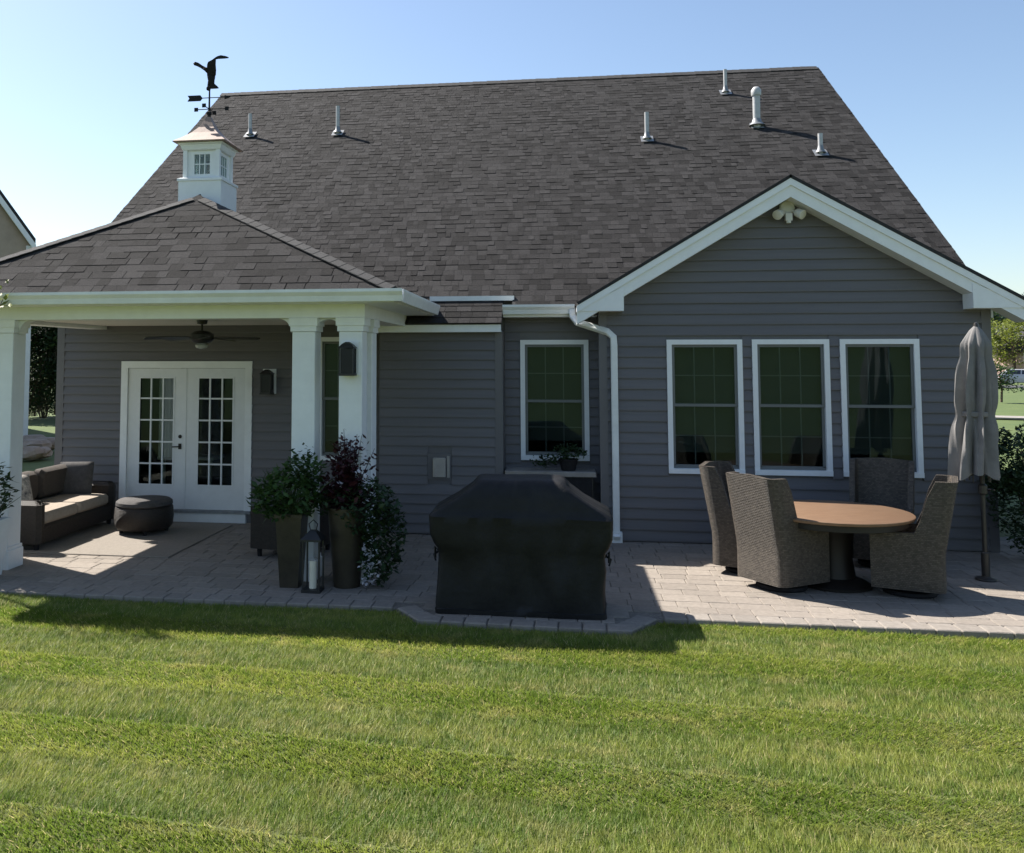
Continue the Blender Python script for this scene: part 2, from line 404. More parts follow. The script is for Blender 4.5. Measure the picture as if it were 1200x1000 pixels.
# ------------------------------------------------------------------ the house
house = thing('house', 'grey vinyl sided house with a broad dark shingle roof and white trim', 'house', (-1.1, 13, 0))
YG, YD, YB = 12.10, 12.64, 12.20
COURSE = .127
def wall(name, Y, x0, x1, z0, z1, holes, thick=.12, mat_=None):
    """wall slab with rectangular holes (x0,x1,z0,z1)"""
    xs = sorted({x0, x1, *[h[0] for h in holes], *[h[1] for h in holes]}); zs = sorted({z0, z1, *[h[2] for h in holes], *[h[3] for h in holes]})
    m = MB()
    for a, b in zip(xs, xs[1:]):
        for c, d in zip(zs, zs[1:]):
            cx, cz = (a + b) / 2, (c + d) / 2
            if any(h[0] < cx < h[1] and h[2] < cz < h[3] for h in holes): continue
            m.box(a, b, Y, Y + thick, c, d)
    return m.build(name, mat_ or M['corner'], house)
def siding(parent, Y, xl, xr, z0, z1, holes, course=COURSE):
    """lapped boards; xl/xr floats or functions of z"""
    fx = (lambda f: f if callable(f) else (lambda z: f))
    L, Rr = fx(xl), fx(xr); z = z0; g = rnd
    while z < z1 - .005:
        zt = min(z + course, z1)
        segs = [(None, None)]
        hs = sorted([h for h in holes if h[2] < zt - .01 and h[3] > z + .01])
        cuts = []; a = None
        for h in hs:
            cuts.append((a, h[0])); a = h[1]
        cuts.append((a, None))
        for a, b in cuts:
            la, lb = (a, a) if a is not None else (L(z), L(zt)); ra, rb = (b, b) if b is not None else (Rr(z), Rr(zt))
            if ra - la < .02: continue
            if rb < lb: rb = lb = (lb + rb) / 2
            hz = [h for h in hs]; y1 = Y - .002; j = g.uniform(-.0012, .0012)
            m = MB(); ov = .006
            m.add([(la, Y - .029 + j, z - ov), (ra, Y - .029 + j, z - ov), (ra, y1, z - ov), (la, y1, z - ov),
                   (la, Y - .029 + j, z + .010), (ra, Y - .029 + j, z + .010),
                   (lb, Y - .007 + j, zt), (rb, Y - .007 + j, zt), (rb, y1, zt), (lb, y1, zt)],
                  [(0, 3, 2, 1), (0, 1, 5, 4), (4, 5, 7, 6), (6, 7, 8, 9), (3, 0, 4, 6, 9), (1, 2, 8, 7, 5), (2, 3, 9, 8)])
            m.build('siding_board', M['siding'], parent)
        z = zt
def window(x0, x1, z0, z1, Y, rail):
    c = .062
    m = MB(); yf = Y - .045
    m.box(x0, x1, yf, Y + .10, z1 - c, z1); m.box(x0, x1, yf - .012, Y + .10, z0, z0 + c)
    m.box(x0, x0 + c, yf, Y + .10, z0 + c, z1 - c); m.box(x1 - c, x1, yf, Y + .10, z0 + c, z1 - c)
    w = m.build('window', M['white'], house)
    a0, a1, b0, b1 = x0 + c, x1 - c, z0 + c, z1 - c
    for k, (zb, zt, yo) in enumerate(((rail - .02, b1, .0), (b0, rail + .02, .028))):
        s = .034; y0 = Y + yo - .012; q = MB()
        q.box(a0, a1, y0, y0 + .03, zt - s, zt); q.box(a0, a1, y0, y0 + .03, zb, zb + (s + .012 if k else s))
        q.box(a0, a0 + s, y0, y0 + .03, zb + s, zt - s); q.box(a1 - s, a1, y0, y0 + .03, zb + s, zt - s)
        q.build('sash', M['lead'] if False else M['muntin'], w)
        B(a0 + s, a1 - s, y0 + .012, y0 + .017, zb + s, zt - s).build('pane', M['glass'], w)
        ww = (a1 - a0 - 2 * s)
        for i in (1, 2):
            xx = a0 + s + ww * i / 3; B(xx - .007, xx + .007, y0 + .020, y0 + .026, zb + s, zt - s).build('glass_grille', M['muntin'], w)
        zm = (zb + zt) / 2 + .0; B(a0 + s, a1 - s, y0 + .0265, y0 + .031, zm - .007, zm + .007).build('glass_grille', M['muntin'], w)
    B(a0 - .01, a1 + .01, Y + .13, Y + .134, b0 + .19, b1).build('window_shade', M['shade'], w)
    return w
# --- right gable wing
GX0, GX1, GAX, GAZ, GS = .53, 5.155, 2.84, 4.585, .595
wins = [(1.35, 2.275, .87, 2.556), (2.393, 3.313, .87, 2.556), (3.438, 4.358, .87, 2.556)]
inner = [(a + .06, b - .06, c + .06, d - .06) for a, b, c, d in wins]
gw = wall('gable_wall', YG, GX0, GX1, 0, 3.0, inner)
g2 = MB(); g2.prism([(GX0, 3.0), (GX1, 3.0), (GAX, 3.0 + (GX1 - GX0) / 2 * GS)], YG, YG + .12); g2.build('gable_infill', M['corner'], house)
zbreak = 2.90
siding(gw, YG, lambda z: max(GX0 + .07, GAX - (4.40 - z) / GS), lambda z: min(GX1 - .07, GAX + (4.40 - z) / GS), .02, 4.36, wins, course=.1365)
for x in (GX0, GX1):
    s = 1 if x == GX0 else -1
    m = MB(); m.box(min(x - s * .028, x + s * .075), max(x - s * .028, x + s * .075), YG - .028, YG + .06, .0, 2.97); m.build('corner_post', M['corner'], house)
for a, b, c, d in wins: window(a, b, c, d, YG, 1.73)
# side walls of the wing
B(GX0, GX0 + .1, YG + .12, 13.3, 0, 3.0).build('wing_side_wall', M['siding'], house)
B(GX1 - .1, GX1, YG + .12, 13.4, 0, 3.0).build('wing_side_wall', M['siding'], house)
# gable roof slabs and rake boards
def slab(poly, t):
    """poly (4 world points, counter-clockwise seen from above), thickness downward"""
    n = (Vector(poly[1]) - Vector(poly[0])).cross(Vector(poly[2]) - Vector(poly[0])).normalized()
    if n.z < 0: n = -n
    m = MB(); lo = [Vector(p) - n * t for p in poly]; hi = [Vector(p) for p in poly]
    return m.rings([lo, hi])
YF = YG - .31
EXL, EXR = .22, 5.46
def gz(x): return GAZ - abs(x - GAX) * GS
for ex in (EXL, EXR):
    yb = lambda x: 12.3 + (gz(x) - 3.04) / .73 + .1
    slab([(ex, YF - .03, gz(ex)), (GAX, YF - .03, gz(GAX)), (GAX, yb(GAX), gz(GAX)), (ex, yb(ex), gz(ex))], .035).build('wing_roof', M['ridge'], house)
RB = .232
for s, ex in ((-1, EXL), (1, EXR)):
    # lower board, then the proud upper moulding
    o = lambda x, dz: (x, gz(x) - .045 - dz)
    m = MB(); m.prism([o(ex, 0), o(GAX, 0), o(GAX, RB), o(ex, RB)], YF, YF + .03); m.build('rake_board', M['white'], house)
    m = MB(); m.prism([o(ex, 0), o(GAX, 0), o(GAX, .085), o(ex, .085)], YF - .022, YF - .001); m.build('rake_moulding', M['white'], house)
    # soffit
    m = MB(); m.prism([o(ex, RB - .025), o(GAX, RB - .025), o(GAX, RB), o(ex, RB)], YF + .031, YG - .024); m.build('soffit', M['white'], house)
    # boxed return
    xi = GAX + s * 2.035
    zt = gz(xi) - .045 - RB * .5
    m = MB(); m.prism([(ex + s * .0, 2.915), (xi, 2.915), (xi, zt), (ex, gz(ex) - .06)], YF - .012, YG - .03); m.build('eave_return', M['white'], house)
# --- small projecting wall with its own strip of roof
bw = wall('projecting_wall', YB, -2.40, -.77, 0, 2.70, [])
siding(bw, YB, -2.40, -.845, .02, 2.66, [(-1.745, -1.425, .715, 1.065)])
B(-.845, -.745, YB - .028, YB + .5, 0, 2.68).build('corner_post', M['corner'], house)
B(-2.46, -.755, 12.03, 12.06, 2.665, 2.785).build('fascia', M['white'], house)
B(-2.46, -.755, 12.061, 12.2, 2.665, 2.685).build('soffit', M['white'], house)
# --- rear wall behind (left: porch wall with doors, middle: window)
DOOR = (-6.31, -4.33, .06, 2.28)
W2 = (-.53, .385, .95, 2.57)
W3 = (-3.37, -2.62, .9, 2.62)
holes = [(-6.2, -4.44, .17, 2.20), (W2[0] + .06, W2[1] - .06, W2[2] + .06, W2[3] - .06), (W3[0] + .06, W3[1] - .06, W3[2] + .06, W3[3] - .06)]
rw = wall('rear_wall', YD, -7.30, .62, 0, 3.12, holes)
siding(rw, YD, -7.22, -2.42, .02, 2.9, [DOOR, W3])
siding(rw, YD, -.74, .60, .02, 2.95, [W2])
B(-7.33, -7.215, YD - .028, YD + .05, 0, 3.0).build('corner_post', M['corner'], house)
window(*W2, YD, 1.745)
window(*W3, YD, 1.76)
B(5.0, 5.05, 12.76, 26, 0, 3.3).build('side_wall', M['siding'], house)
B(-7.30, -7.25, 12.76, 26, 0, 3.3).build('side_wall', M['siding'], house)
B(-7.25, 5.0, 26, 26.1, 0, 3.3).build('far_wall', M['siding'], house)
# rooms behind the glass: shells with walls, floor and ceiling
def room(x0, x1, y0, y1, z0, z1):
    m = MB(); t = .03
    m.box(x0, x1, y1, y1 + t, z0, z1); m.box(x0 - t, x0, y0, y1, z0, z1); m.box(x1, x1 + t, y0, y1, z0, z1)
    m.box(x0, x1, y0, y1, z0 - t, z0); m.box(x0, x1, y0, y1, z1, z1 + t)
    m.build('room', M['interior'], house)
room(GX0 + .14, GX1 - .14, YG + .125, 15.2, .05, 2.75)
room(-7.2, -1.2, YD + .125, 16.5, .13, 2.8)
room(-1.1, .44, YD + .125, 15.5, .05, 2.8)
# --- french doors
m = MB(); c = .10
m.box(DOOR[0], DOOR[1], YD - .04, YD + .08, DOOR[3] - c, DOOR[3]); m.box(DOOR[0], DOOR[0] + c, YD - .04, YD + .08, .17, DOOR[3] - c); m.box(DOOR[1] - c, DOOR[1], YD - .04, YD + .08, .17, DOOR[3] - c)
m.build('door_frame', M['white'], house)
B(-6.31, -4.33, YD - .07, YD + .08, .13, .168).build('door_sill', M['lead'], house)
B(-6.25, -4.40, YD - .05, YD - .0, .0, .128).build('door_kick_board', M['door'], house)
def leaf_door(x0, x1, handle):
    z0, z1 = .172, DOOR[3] - c - .004; sx, zb, zt = .165, .50, 2.055; y0, y1 = YD - .012, YD + .03
    m = MB(); m.box(x0, x0 + sx, y0, y1, z0, z1); m.box(x1 - sx, x1, y0, y1, z0, z1); m.box(x0 + sx, x1 - sx, y0, y1, z0, zb); m.box(x0 + sx, x1 - sx, y0, y1, zt, z1)
    d = m.build('french_door', M['door'], house)
    m = MB(); a0, a1 = x0 + sx, x1 - sx; e = .022
    m.box(a0, a1, y0 - .008, y0 - .0005, zb, zb + e); m.box(a0, a1, y0 - .008, y0 - .0005, zt - e, zt); m.box(a0, a0 + e, y0 - .008, y0 - .0005, zb + e, zt - e); m.box(a1 - e, a1, y0 - .008, y0 - .0005, zb + e, zt - e)
    m.build('glazing_moulding', M['door'], d)
    nx, nz = 3, 5; pw = (a1 - a0) / nx; ph = (zt - zb) / nz
    for i in range(nx):
        for j in range(nz):
            B(a0 + pw * i + .011, a0 + pw * (i + 1) - .011, y0 + .016, y0 + .021, zb + ph * j + .011, zb + ph * (j + 1) - .011).build('pane', M['glass'], d)
    for i in range(1, nx): B(a0 + pw * i - .011, a0 + pw * i + .011, y0 + .002, y0 + .034, zb, zt).build('glazing_bar', M['door'], d)
    for j in range(1, nz): B(a0, a1, y0 + .0035, y0 + .032, zb + ph * j - .011, zb + ph * j + .011).build('glazing_bar', M['door'], d)
    if handle:
        h = MB(); hx = x1 - .075; h.box(hx - .022, hx + .022, y0 - .012, y0 - .001, 1.02, 1.10); h.tube([(hx, y0 - .012, 1.06), (hx, y0 - .045, 1.06), (hx - .10, y0 - .05, 1.055)], .009); h.build('door_handle', M['handle'], d)
        k = MB(); k.lathe([(.026, 0), (.026, .012), (.018, .02)], n=14); k.v = [(hx + x, y0 - .001 - z, 1.20 + y) for x, y, z in k.v]; k.build('deadbolt', M['handle'], d)
leaf_door(DOOR[0] + c + .004, -5.327, True); leaf_door(-5.313, DOOR[1] - c - .004, False)
B(-5.3265, -5.3135, YD - .02, YD + .03, .172, DOOR[3] - c - .005).build('door_astragal', M['door'], house)
for x0, x1 in ((-5.92, -5.60),):  # white cloth added to stand in for bright shapes in the left leaf's glass
    m = MB(); n = 24
    m.rings([[(x0 + (x1 - x0) * i / n, 13.05 + .03 * math.sin(i * 1.9), z) for i in range(n + 1)] for z in (.85, 2.6)], cap=False, closed=False); m.build('stand_in_curtain', M['stand_in_curtain'], house)
m = MB(); m.box(-6.1, -5.2, 13.4, 13.9, .78, .82)
for x in (-6.05, -5.3):
    m.box(x, x + .05, 13.45, 13.5, .16, .779)
m.build('indoor_table', M['door'], house)
# --- main roof
EY, EZ, SLOPE = 12.30, 3.04, .73
RX0, RX1, RY = -7.50, 5.31, 19.52
RZ = EZ + (RY - EY) * SLOPE
cosr = 1 / math.hypot(1, SLOPE); sinr = SLOPE * cosr
def front_deck():
    # deck with a notch in the eave over the projecting wall
    m = MB(); t = .03
    def rz(y): return EZ + (y - EY) * SLOPE - .02
    def part(x0, x1, y0, y1):
        m.rings([[(x0, y0, rz(y0) - t), (x1, y0, rz(y0) - t), (x1, y1, rz(y1) - t), (x0, y1, rz(y1) - t)], [(x0, y0, rz(y0)), (x1, y0, rz(y0)), (x1, y1, rz(y1)), (x0, y1, rz(y1))]])
    part(RX0, -2.2, EY, RY); part(-2.2, -.62, 12.50, RY); part(-.62, RX1, EY, RY)
    return m.build('main_roof', M['ridge'], house)
main_roof = front_deck()
slab([(RX0, 26.7, EZ), (RX0, RY, RZ - .02), (RX1, RY, RZ - .02), (RX1, 26.7, EZ)], .03).build('far_roof', M['ridge'], house)
for x in (-7.28, 5.02):
    m = MB(); m.prism([(YD, 3.1), (26.1, 3.1), (RY, RZ - .15)], x - .02, x + .02, 'x'); m.build('roof_end_wall', M['siding'], house)
for x in (RX0 + .01, RX1 - .01):
    m = MB(); a, b = (EY, EZ - .05), (RY, RZ - .05); cc = (26.7, EZ - .05)
    m.prism([a, b, (b[0], b[1] - .17), (a[0], a[1] - .17)], x - .012, x + .012, 'x'); m.build('rake_board', M['white'], house)
def shingle_field(x0f, x1f, y0, y1, origin_z, slope, keep, exp=.142, seed=1, wmin=.07, wmax=.20):
    """yield (x centre, width, up-slope distance) of the visible tabs"""
    g = random.Random(seed); c = 1 / math.hypot(1, slope); n = int((y1 - y0) / c / exp); out = []
    for r in range(n + 1):
        s = r * exp; y = y0 + s * c; xa, xb = x0f(y), x1f(y); x = xa - g.random() * .2
        while x < xb:
            w = g.uniform(wmin, wmax); a, b = max(x, xa), min(x + w, xb)
            if b - a > .03 and keep((a + b) / 2, y): out.append((a, b, s, r))
            x += w
    return out
def tab_verts(w, L, t):
    """tab in local frame: x across, y up-slope, z normal; thick lower edge"""
    return [(-w / 2, 0, 0), (w / 2, 0, 0), (w / 2, L, -.006), (-w / 2, L, -.006), (-w / 2, 0, t), (w / 2, 0, t), (w / 2, L, .004), (-w / 2, L, .004)]
TABF = [(4, 5, 6, 7), (0, 1, 5, 4), (1, 2, 6, 5), (3, 0, 4, 7)]
def main_shingles():
    m = MB(); g = random.Random(11)
    tabs = shingle_field(lambda y: RX0, lambda y: RX1, EY - .03, RY - .08, EZ, SLOPE, lambda x, y: not (-2.2 < x < -.62 and y < 12.45) and not (gz(x) - .1 > EZ + (y - EY) * SLOPE + .02 and EXL < x < EXR))
    for a, b, s, r in tabs:
        w = b - a; t = g.choice([.005, .006, .008, .012]); cx = (a + b) / 2
        for (x, y, z) in tab_verts(w - .004, .165, t):
            yy = s + y; zz = z
            m.v.append((cx + x, EY - .03 + yy * cosr - zz * sinr, EZ - .02 - .03 * SLOPE + yy * sinr + zz * cosr))
        n = len(m.v) - 8; m.f += [tuple(i + n for i in f) for f in TABF]
    o = m.build('shingle_courses', M['shingle'], main_roof); o['kind'] = 'stuff'
    # ridge caps
    q = MB(); x = RX0
    while x < RX1 - .1:
        w = .15; z = RZ + .012 + g.uniform(0, .006)
        q.rings([[(x, RY - .13, z - .10), (x, RY, z), (x, RY + .13, z - .10)], [(x + w * 1.15, RY - .13, z - .106), (x + w * 1.15, RY, z - .006), (x + w * 1.15, RY + .13, z - .106)]], cap=True); x += w
    q.build('ridge_cap', M['ridge'], main_roof)
main_shingles()
# strip of roof over the projecting wall
def strip_roof():
    y0, z0, sl = 12.0, 2.79, .70; c = 1 / math.hypot(1, sl); s_ = sl * c
    d = slab([(-2.46, y0 + .01, z0 - .012), (-.745, y0 + .01, z0 - .012), (-.745, 12.55, z0 + sl * .55 - .012), (-2.46, 12.55, z0 + sl * .55 - .012)], .02).build('projection_roof', M['ridge'], house)
    g = random.Random(5); cache = {}
    inv = W[d].inverted()
    for r in range(5):
        x = -2.46
        while x < -.75:
            w = min(g.choice([.16, .2, .24, .3]), -.745 - x)
            if w > .03:
                k = round(w, 3)
                if k not in cache:
                    q = MB(); q.add(tab_verts(w - .004, .165, .012), TABF); cache[k] = q.mesh('shingle', M['shingle'])
                link('shingle', cache[k], d, inv @ Vector((x + w / 2, y0 - .02 + r * .142 * c, z0 - .016 + r * .142 * s_)), (math.atan(sl), 0, 0))
            x += max(w, .02)
strip_roof()
B(-1.75, -.60, 12.42, 12.52, 3.10, 3.165).build('gutter', M['gutter'], house)
# eave gutters (K profile)
def gutter_x(x0, x1, y, z, name='gutter', h=.125):
    m = MB(); m.prism([(y, z - h), (y - .07, z - h), (y - .085, z - h * .55), (y - .115, z - .03), (y - .115, z), (y - .105, z), (y - .105, z - .02), (y - .01, z - h + .012), (y - .01, z), (y, z)], x0, x1, 'x')
    return m.build(name, M['gutter'], house)
gutter_x(-.745, .20, EY + .02, 3.03)
B(-.745, .21, EY + .021, EY + .045, 2.87, 3.0).build('fascia', M['white'], house)
B(-.745, .49, EY + .046, YD - .022, 2.87, 2.885).build('soffit', M['white'], house)
# downspout from that gutter round the wing corner
m = MB()
pts = [(.17, 12.24, 2.96), (.175, 12.23, 2.87), (.23, 12.17, 2.79), (.61, 12.05, 2.66), (.685, 12.03, 2.59), (.69, 12.025, 2.48), (.69, 12.025, .12), (.69, 11.95, .06)]
def rect_tube(m, pts, a, b):
    rs = []
    for i, p in enumerate(pts):
        d = (Vector(pts[min(i + 1, len(pts) - 1)]) - Vector(pts[max(i - 1, 0)])).normalized()
        u = Vector((1, 0, 0)); u = (u - d * u.dot(d)).normalized(); w = d.cross(u)
        rs.append([Vector(p) + u * (sx * a) + w * (sy * b) for sx, sy in ((-1, -.7), (-.7, -1), (.7, -1), (1, -.7), (1, .7), (.7, 1), (-.7, 1), (-1, .7))])
    return m.rings(rs)
rect_tube(m, pts, .042, .032).build('downspout', M['gutter'], house)
B(.63, .76, 11.975, 12.07, .0, .0 + .13).build('downspout_shoe', M['gutter'], house)
# --- vents on the roof
def vent(px, h, r, cap=False, short=False):
    r *= .78
    x, y, z = px
    v = MB(); v.lathe([(r, -.1), (r, h), (r * .75, h + .002)], (x, y, z), 14); o = v.build('vent_pipe', M['metal_pipe'], house, smooth=True)
    f = MB(); f.lathe([(r * 2.2, -.0), (r * 1.35, .05), (r * 1.05, .12)], (x, y, z + .02), 14)
    f.add([(x - .11, y - .10, z - .10 * SLOPE + .02), (x + .11, y - .10, z - .10 * SLOPE + .02), (x + .11, y + .10, z + .10 * SLOPE + .02), (x - .11, y + .10, z + .10 * SLOPE + .02)], [(0, 1, 2, 3)])
    f.build('flashing', M['lead'], o, smooth=True)
    if cap:
        k = MB(); k.lathe([(r * 1.25, h + .0), (r * 1.35, h + .03), (r * 1.35, h + .10), (r * .7, h + .16), (.01, h + .17)], (x, y, z), 16); k.build('vent_cap', M['metal_pipe'], o, smooth=True)
for p, h, r, cp in (((-6.09, 17.43, 6.79), .44, .045, 0), ((-4.27, 17.36, 6.74), .55, .05, 0), ((1.59, 16.68, 6.24), .50, .05, 0), ((3.28, 18.47, 7.54), .47, .045, 0), ((3.56, 17.05, 6.50), .56, .085, 1), ((4.35, 16.0, 5.74), .34, .05, 0)):
    vent(p, h, r, cp)
# --- porch
PX0, PX1, PY0, PXC = -7.25, -1.64, 9.12, -4.46
PAY, PAZ, PEZ = 10.88, 4.34, 3.02
deck = MB()
apex = (PXC, PAY, PAZ); back = (PXC, 14.2, PAZ)
deck.add([(PX0, PY0, PEZ), (PX1, PY0, PEZ), apex, back, (PX1, 12.4, PEZ), (PX0, 12.4, PEZ), (PX0, PY0, PEZ - .05), (PX1, PY0, PEZ - .05), (PX1, 12.4, PEZ - .05), (PX0, 12.4, PEZ - .05)],
         [(0, 1, 2), (1, 4, 3, 2), (5, 0, 2, 3), (0, 6, 7, 1), (1, 7, 8, 4), (5, 9, 6, 0)])
porch_roof = deck.build('porch_roof', M['ridge'], house)
def porch_shingles():
    sl = (PAZ - PEZ) / (PAY - PY0); c = 1 / math.hypot(1, sl); s_ = sl * c; ang = math.atan(sl); g = random.Random(21)
    tabs = shingle_field(lambda y: PX0 + (y - PY0 + .0) / (PAY - PY0) * (PXC - PX0) + .02, lambda y: PX1 - (y - PY0) / (PAY - PY0) * (PX1 - PXC) - .02, PY0 - .03, PAY - .02, PEZ, sl, lambda x, y: True, seed=8, wmin=.11, wmax=.26)
    inv = W[porch_roof].inverted(); cache = {}
    fl = lambda y: PX0 + (y - PY0) / (PAY - PY0) * (PXC - PX0) + .02
    fr = lambda y: PX1 - (y - PY0) / (PAY - PY0) * (PX1 - PXC) - .02
    for a, b, s, r in tabs:
        y = PY0 - .03 + s * c; yt = min(y + .165 * c, PAY)
        at_, bt = max(a, fl(yt)), min(b, fr(yt)); t = g.choice([.005, .006, .008, .010])
        clipped = at_ > a + .001 or bt < b - .001
        if not clipped:
            w = round((b - a) / .02) * .02
            if w < .03: continue
            k = (round(w, 3), t)
            if k not in cache:
                q = MB(); q.add(tab_verts(w - .004, .165, t), TABF); cache[k] = q.mesh('shingle', M['shingle'])
            me = cache[k]
        else:
            if bt < at_: at_ = bt = (at_ + bt) / 2                      # tab cut to a point by the hip
            v = tab_verts(b - a - .004, .165, t); mid = (a + b) / 2
            for i in (2, 6): v[i] = (bt - mid - .002, *v[i][1:])
            for i in (3, 7): v[i] = (at_ - mid + .002, *v[i][1:])
            q = MB(); q.add(v, TABF); me = q.mesh('shingle', M['shingle'])
        link('shingle', me, porch_roof, inv @ Vector(((a + b) / 2, y - .008 * s_, PEZ - .03 * sl + s * s_ + .010)), (ang, 0, 0))
    # visible side slope: joined courses
    for sgn, xe in ((1, PX1),):
        m = MB(); run = abs(xe - PXC); sl2 = (PAZ - PEZ) / run; c2 = 1 / math.hypot(1, sl2); s2 = sl2 * c2
        for r in range(int(run / c2 / .142)):
            d = r * .142; x = xe - sgn * d * c2; f = d * c2 / run; ya = PY0 + min(1, (d + .165) * c2 / run) * (PAY - PY0); y = ya
            while y < 12.5 + f * 1.9:
                w = g.uniform(.16, .4); t = g.choice([.004, .007])
                for (u, v, z) in tab_verts(w - .004, .165, t):
                    m.v.append((x - sgn * (v * c2 - z * s2), y + w / 2 + u * sgn, PEZ + (d + v) * s2 + z * c2))
                n = len(m.v) - 8; m.f += [tuple(i + n for i in fc) for fc in TABF]; y += w
        o = m.build('shingle_courses', M['shingle'], porch_roof); o['kind'] = 'stuff'
    # hip caps
    for sgn, xe in ((1, PX1), (-1, PX0)):
        a, b = Vector((xe, PY0 - .02, PEZ)), Vector(apex); d = (b - a); L = d.length; d.normalize(); n = int(L / .15)
        side = d.cross(Vector((0, 0, 1))).normalized(); up = side.cross(d)
        q = MB()
        def vee(o, dz): return [o + side * .10 - up * (.028 + dz), o + up * (.016 - dz), o - side * .10 - up * (.028 + dz), o - side * .10 - up * (.037 + dz), o + up * (.006 - dz), o + side * .10 - up * (.037 + dz)]
        q.rings([vee(Vector((0, 0, 0)), 0), vee(d * .17, .004)])
        me = q.mesh('hip_cap', M['ridge'])
        for i in range(n): link('hip_cap', me, porch_roof, inv @ (a + d * (i * .15) + up * .012))
    q = MB(); y = PAY - .02
    q.prism([(PXC - .13, PAZ - .04), (PXC, PAZ + .025), (PXC + .13, PAZ - .04)], PAY + .10, 13.9); q.build('porch_ridge_cap', M['ridge'], porch_roof)
porch_shingles()
gutter_x(PX0 - .03, PX1 + .09, PY0 + .0, PEZ - .005)
m = MB(); m.prism([(PX1, PEZ - .13), (PX1 + .06, PEZ - .13), (PX1 + .09, PEZ - .03), (PX1 + .09, PEZ - .005), (PX1, PEZ - .005)], PY0 + .005, 12.0); m.build('gutter', M['gutter'], house)
m = MB(); m.prism([(PX0, PEZ - .13), (PX0 - .06, PEZ - .13), (PX0 - .09, PEZ - .03), (PX0 - .09, PEZ - .005), (PX0, PEZ - .005)], PY0 + .005, 12.4); m.build('gutter', M['gutter'], house)
# soffit ring, beams, ceiling
BX0, BX1, BY = -6.80, -2.04, 9.46
B(PX0 + .01, PX1 - .01, PY0 + .001, BY - .0005, 2.885, 2.90).build('porch_soffit', M['white'], house)
B(BX1 + .001, PX1 - .01, BY + .0005, 12.1, 2.885, 2.90).build('porch_soffit', M['white'], house)
B(PX0 + .01, BX0 - .001, BY + .0005, 12.4, 2.885, 2.90).build('porch_soffit', M['white'], house)
B(BX0 - .02, BX1 + .02, BY - .02, BY + .27, 2.745, 2.965).build('porch_beam', M['white'], house)
B(BX0 - .025, BX1 + .025, BY - .032, BY - .021, 2.90, 2.964).build('beam_moulding', M['white'], house)
B(BX1 - .25, BX1 + .02, BY + .272, YD - .03, 2.745, 2.965).build('porch_beam', M['white'], house)
B(BX0 - .02, BX0 + .25, BY + .272, YD - .03, 2.745, 2.965).build('porch_beam', M['white'], house)
ceil = MB(); ceil.box(BX0 + .252, BX1 - .252, BY + .272, YD - .003, 2.80, 2.82); ceil = ceil.build('porch_ceiling', M['ceil'], house)
for i in range(44):
    x = BX0 + .26 + i * .098
    if x + .094 < BX1 - .255: B(x, x + .094, BY + .275, YD - .026, 2.793, 2.7995).build('ceiling_plank', M['ceil'], ceil)
def column(x0, y0, w=.25):
    m = MB(); m.bevbox(x0, x0 + w, y0, y0 + w, .22, 2.60, .006); o = m.build('column', M['white'], house)
    b = MB(); e = .028; b.bevbox(x0 - e, x0 + w + e, y0 - e, y0 + w + e, .0, .21, .012); b.box(x0 - .014, x0 + w + .014, y0 - .014, y0 + w + .014, .2105, .24); b.build('column_base', M['white'], o)
    k = MB(); k.box(x0 - .016, x0 + w + .016, y0 - .016, y0 + w + .016, 2.601, 2.66); k.box(x0 - .03, x0 + w + .03, y0 - .03, y0 + w + .03, 2.6605, 2.743); k.build('column_cap', M['white'], o)
    return o
for x, y in ((-2.81, BY), (-2.30, BY), (-2.30, BY + .52), (-6.28, BY), (-6.79, BY), (-6.79, BY + .52)): column(x, y)
# arched brackets under the beam beside the columns
def bracket(x, s, y=BY + .06):
    pts = [(x, 2.743), (x + s * .15, 2.743)] + [(x + s * .15 * (1 - math.sin(t)), 2.743 - .15 * (1 - math.cos(t))) for t in np.linspace(.15, math.pi / 2, 7)]
    m = MB(); m.prism(pts if s < 0 else pts[::-1], y, y + .13); m.build('arch_bracket', M['white'], house)
bracket(-2.84, -1); bracket(-6.0, 1)
m = MB(); m.prism([(-2.56 + .001, 2.743), (-2.3, 2.743)] + [(-2.43 + .13 * math.cos(t), 2.62 + .115 * math.sin(t)) for t in np.linspace(0, math.pi, 9)], BY + .06, BY + .19); m.build('arch_bracket', M['white'], house)
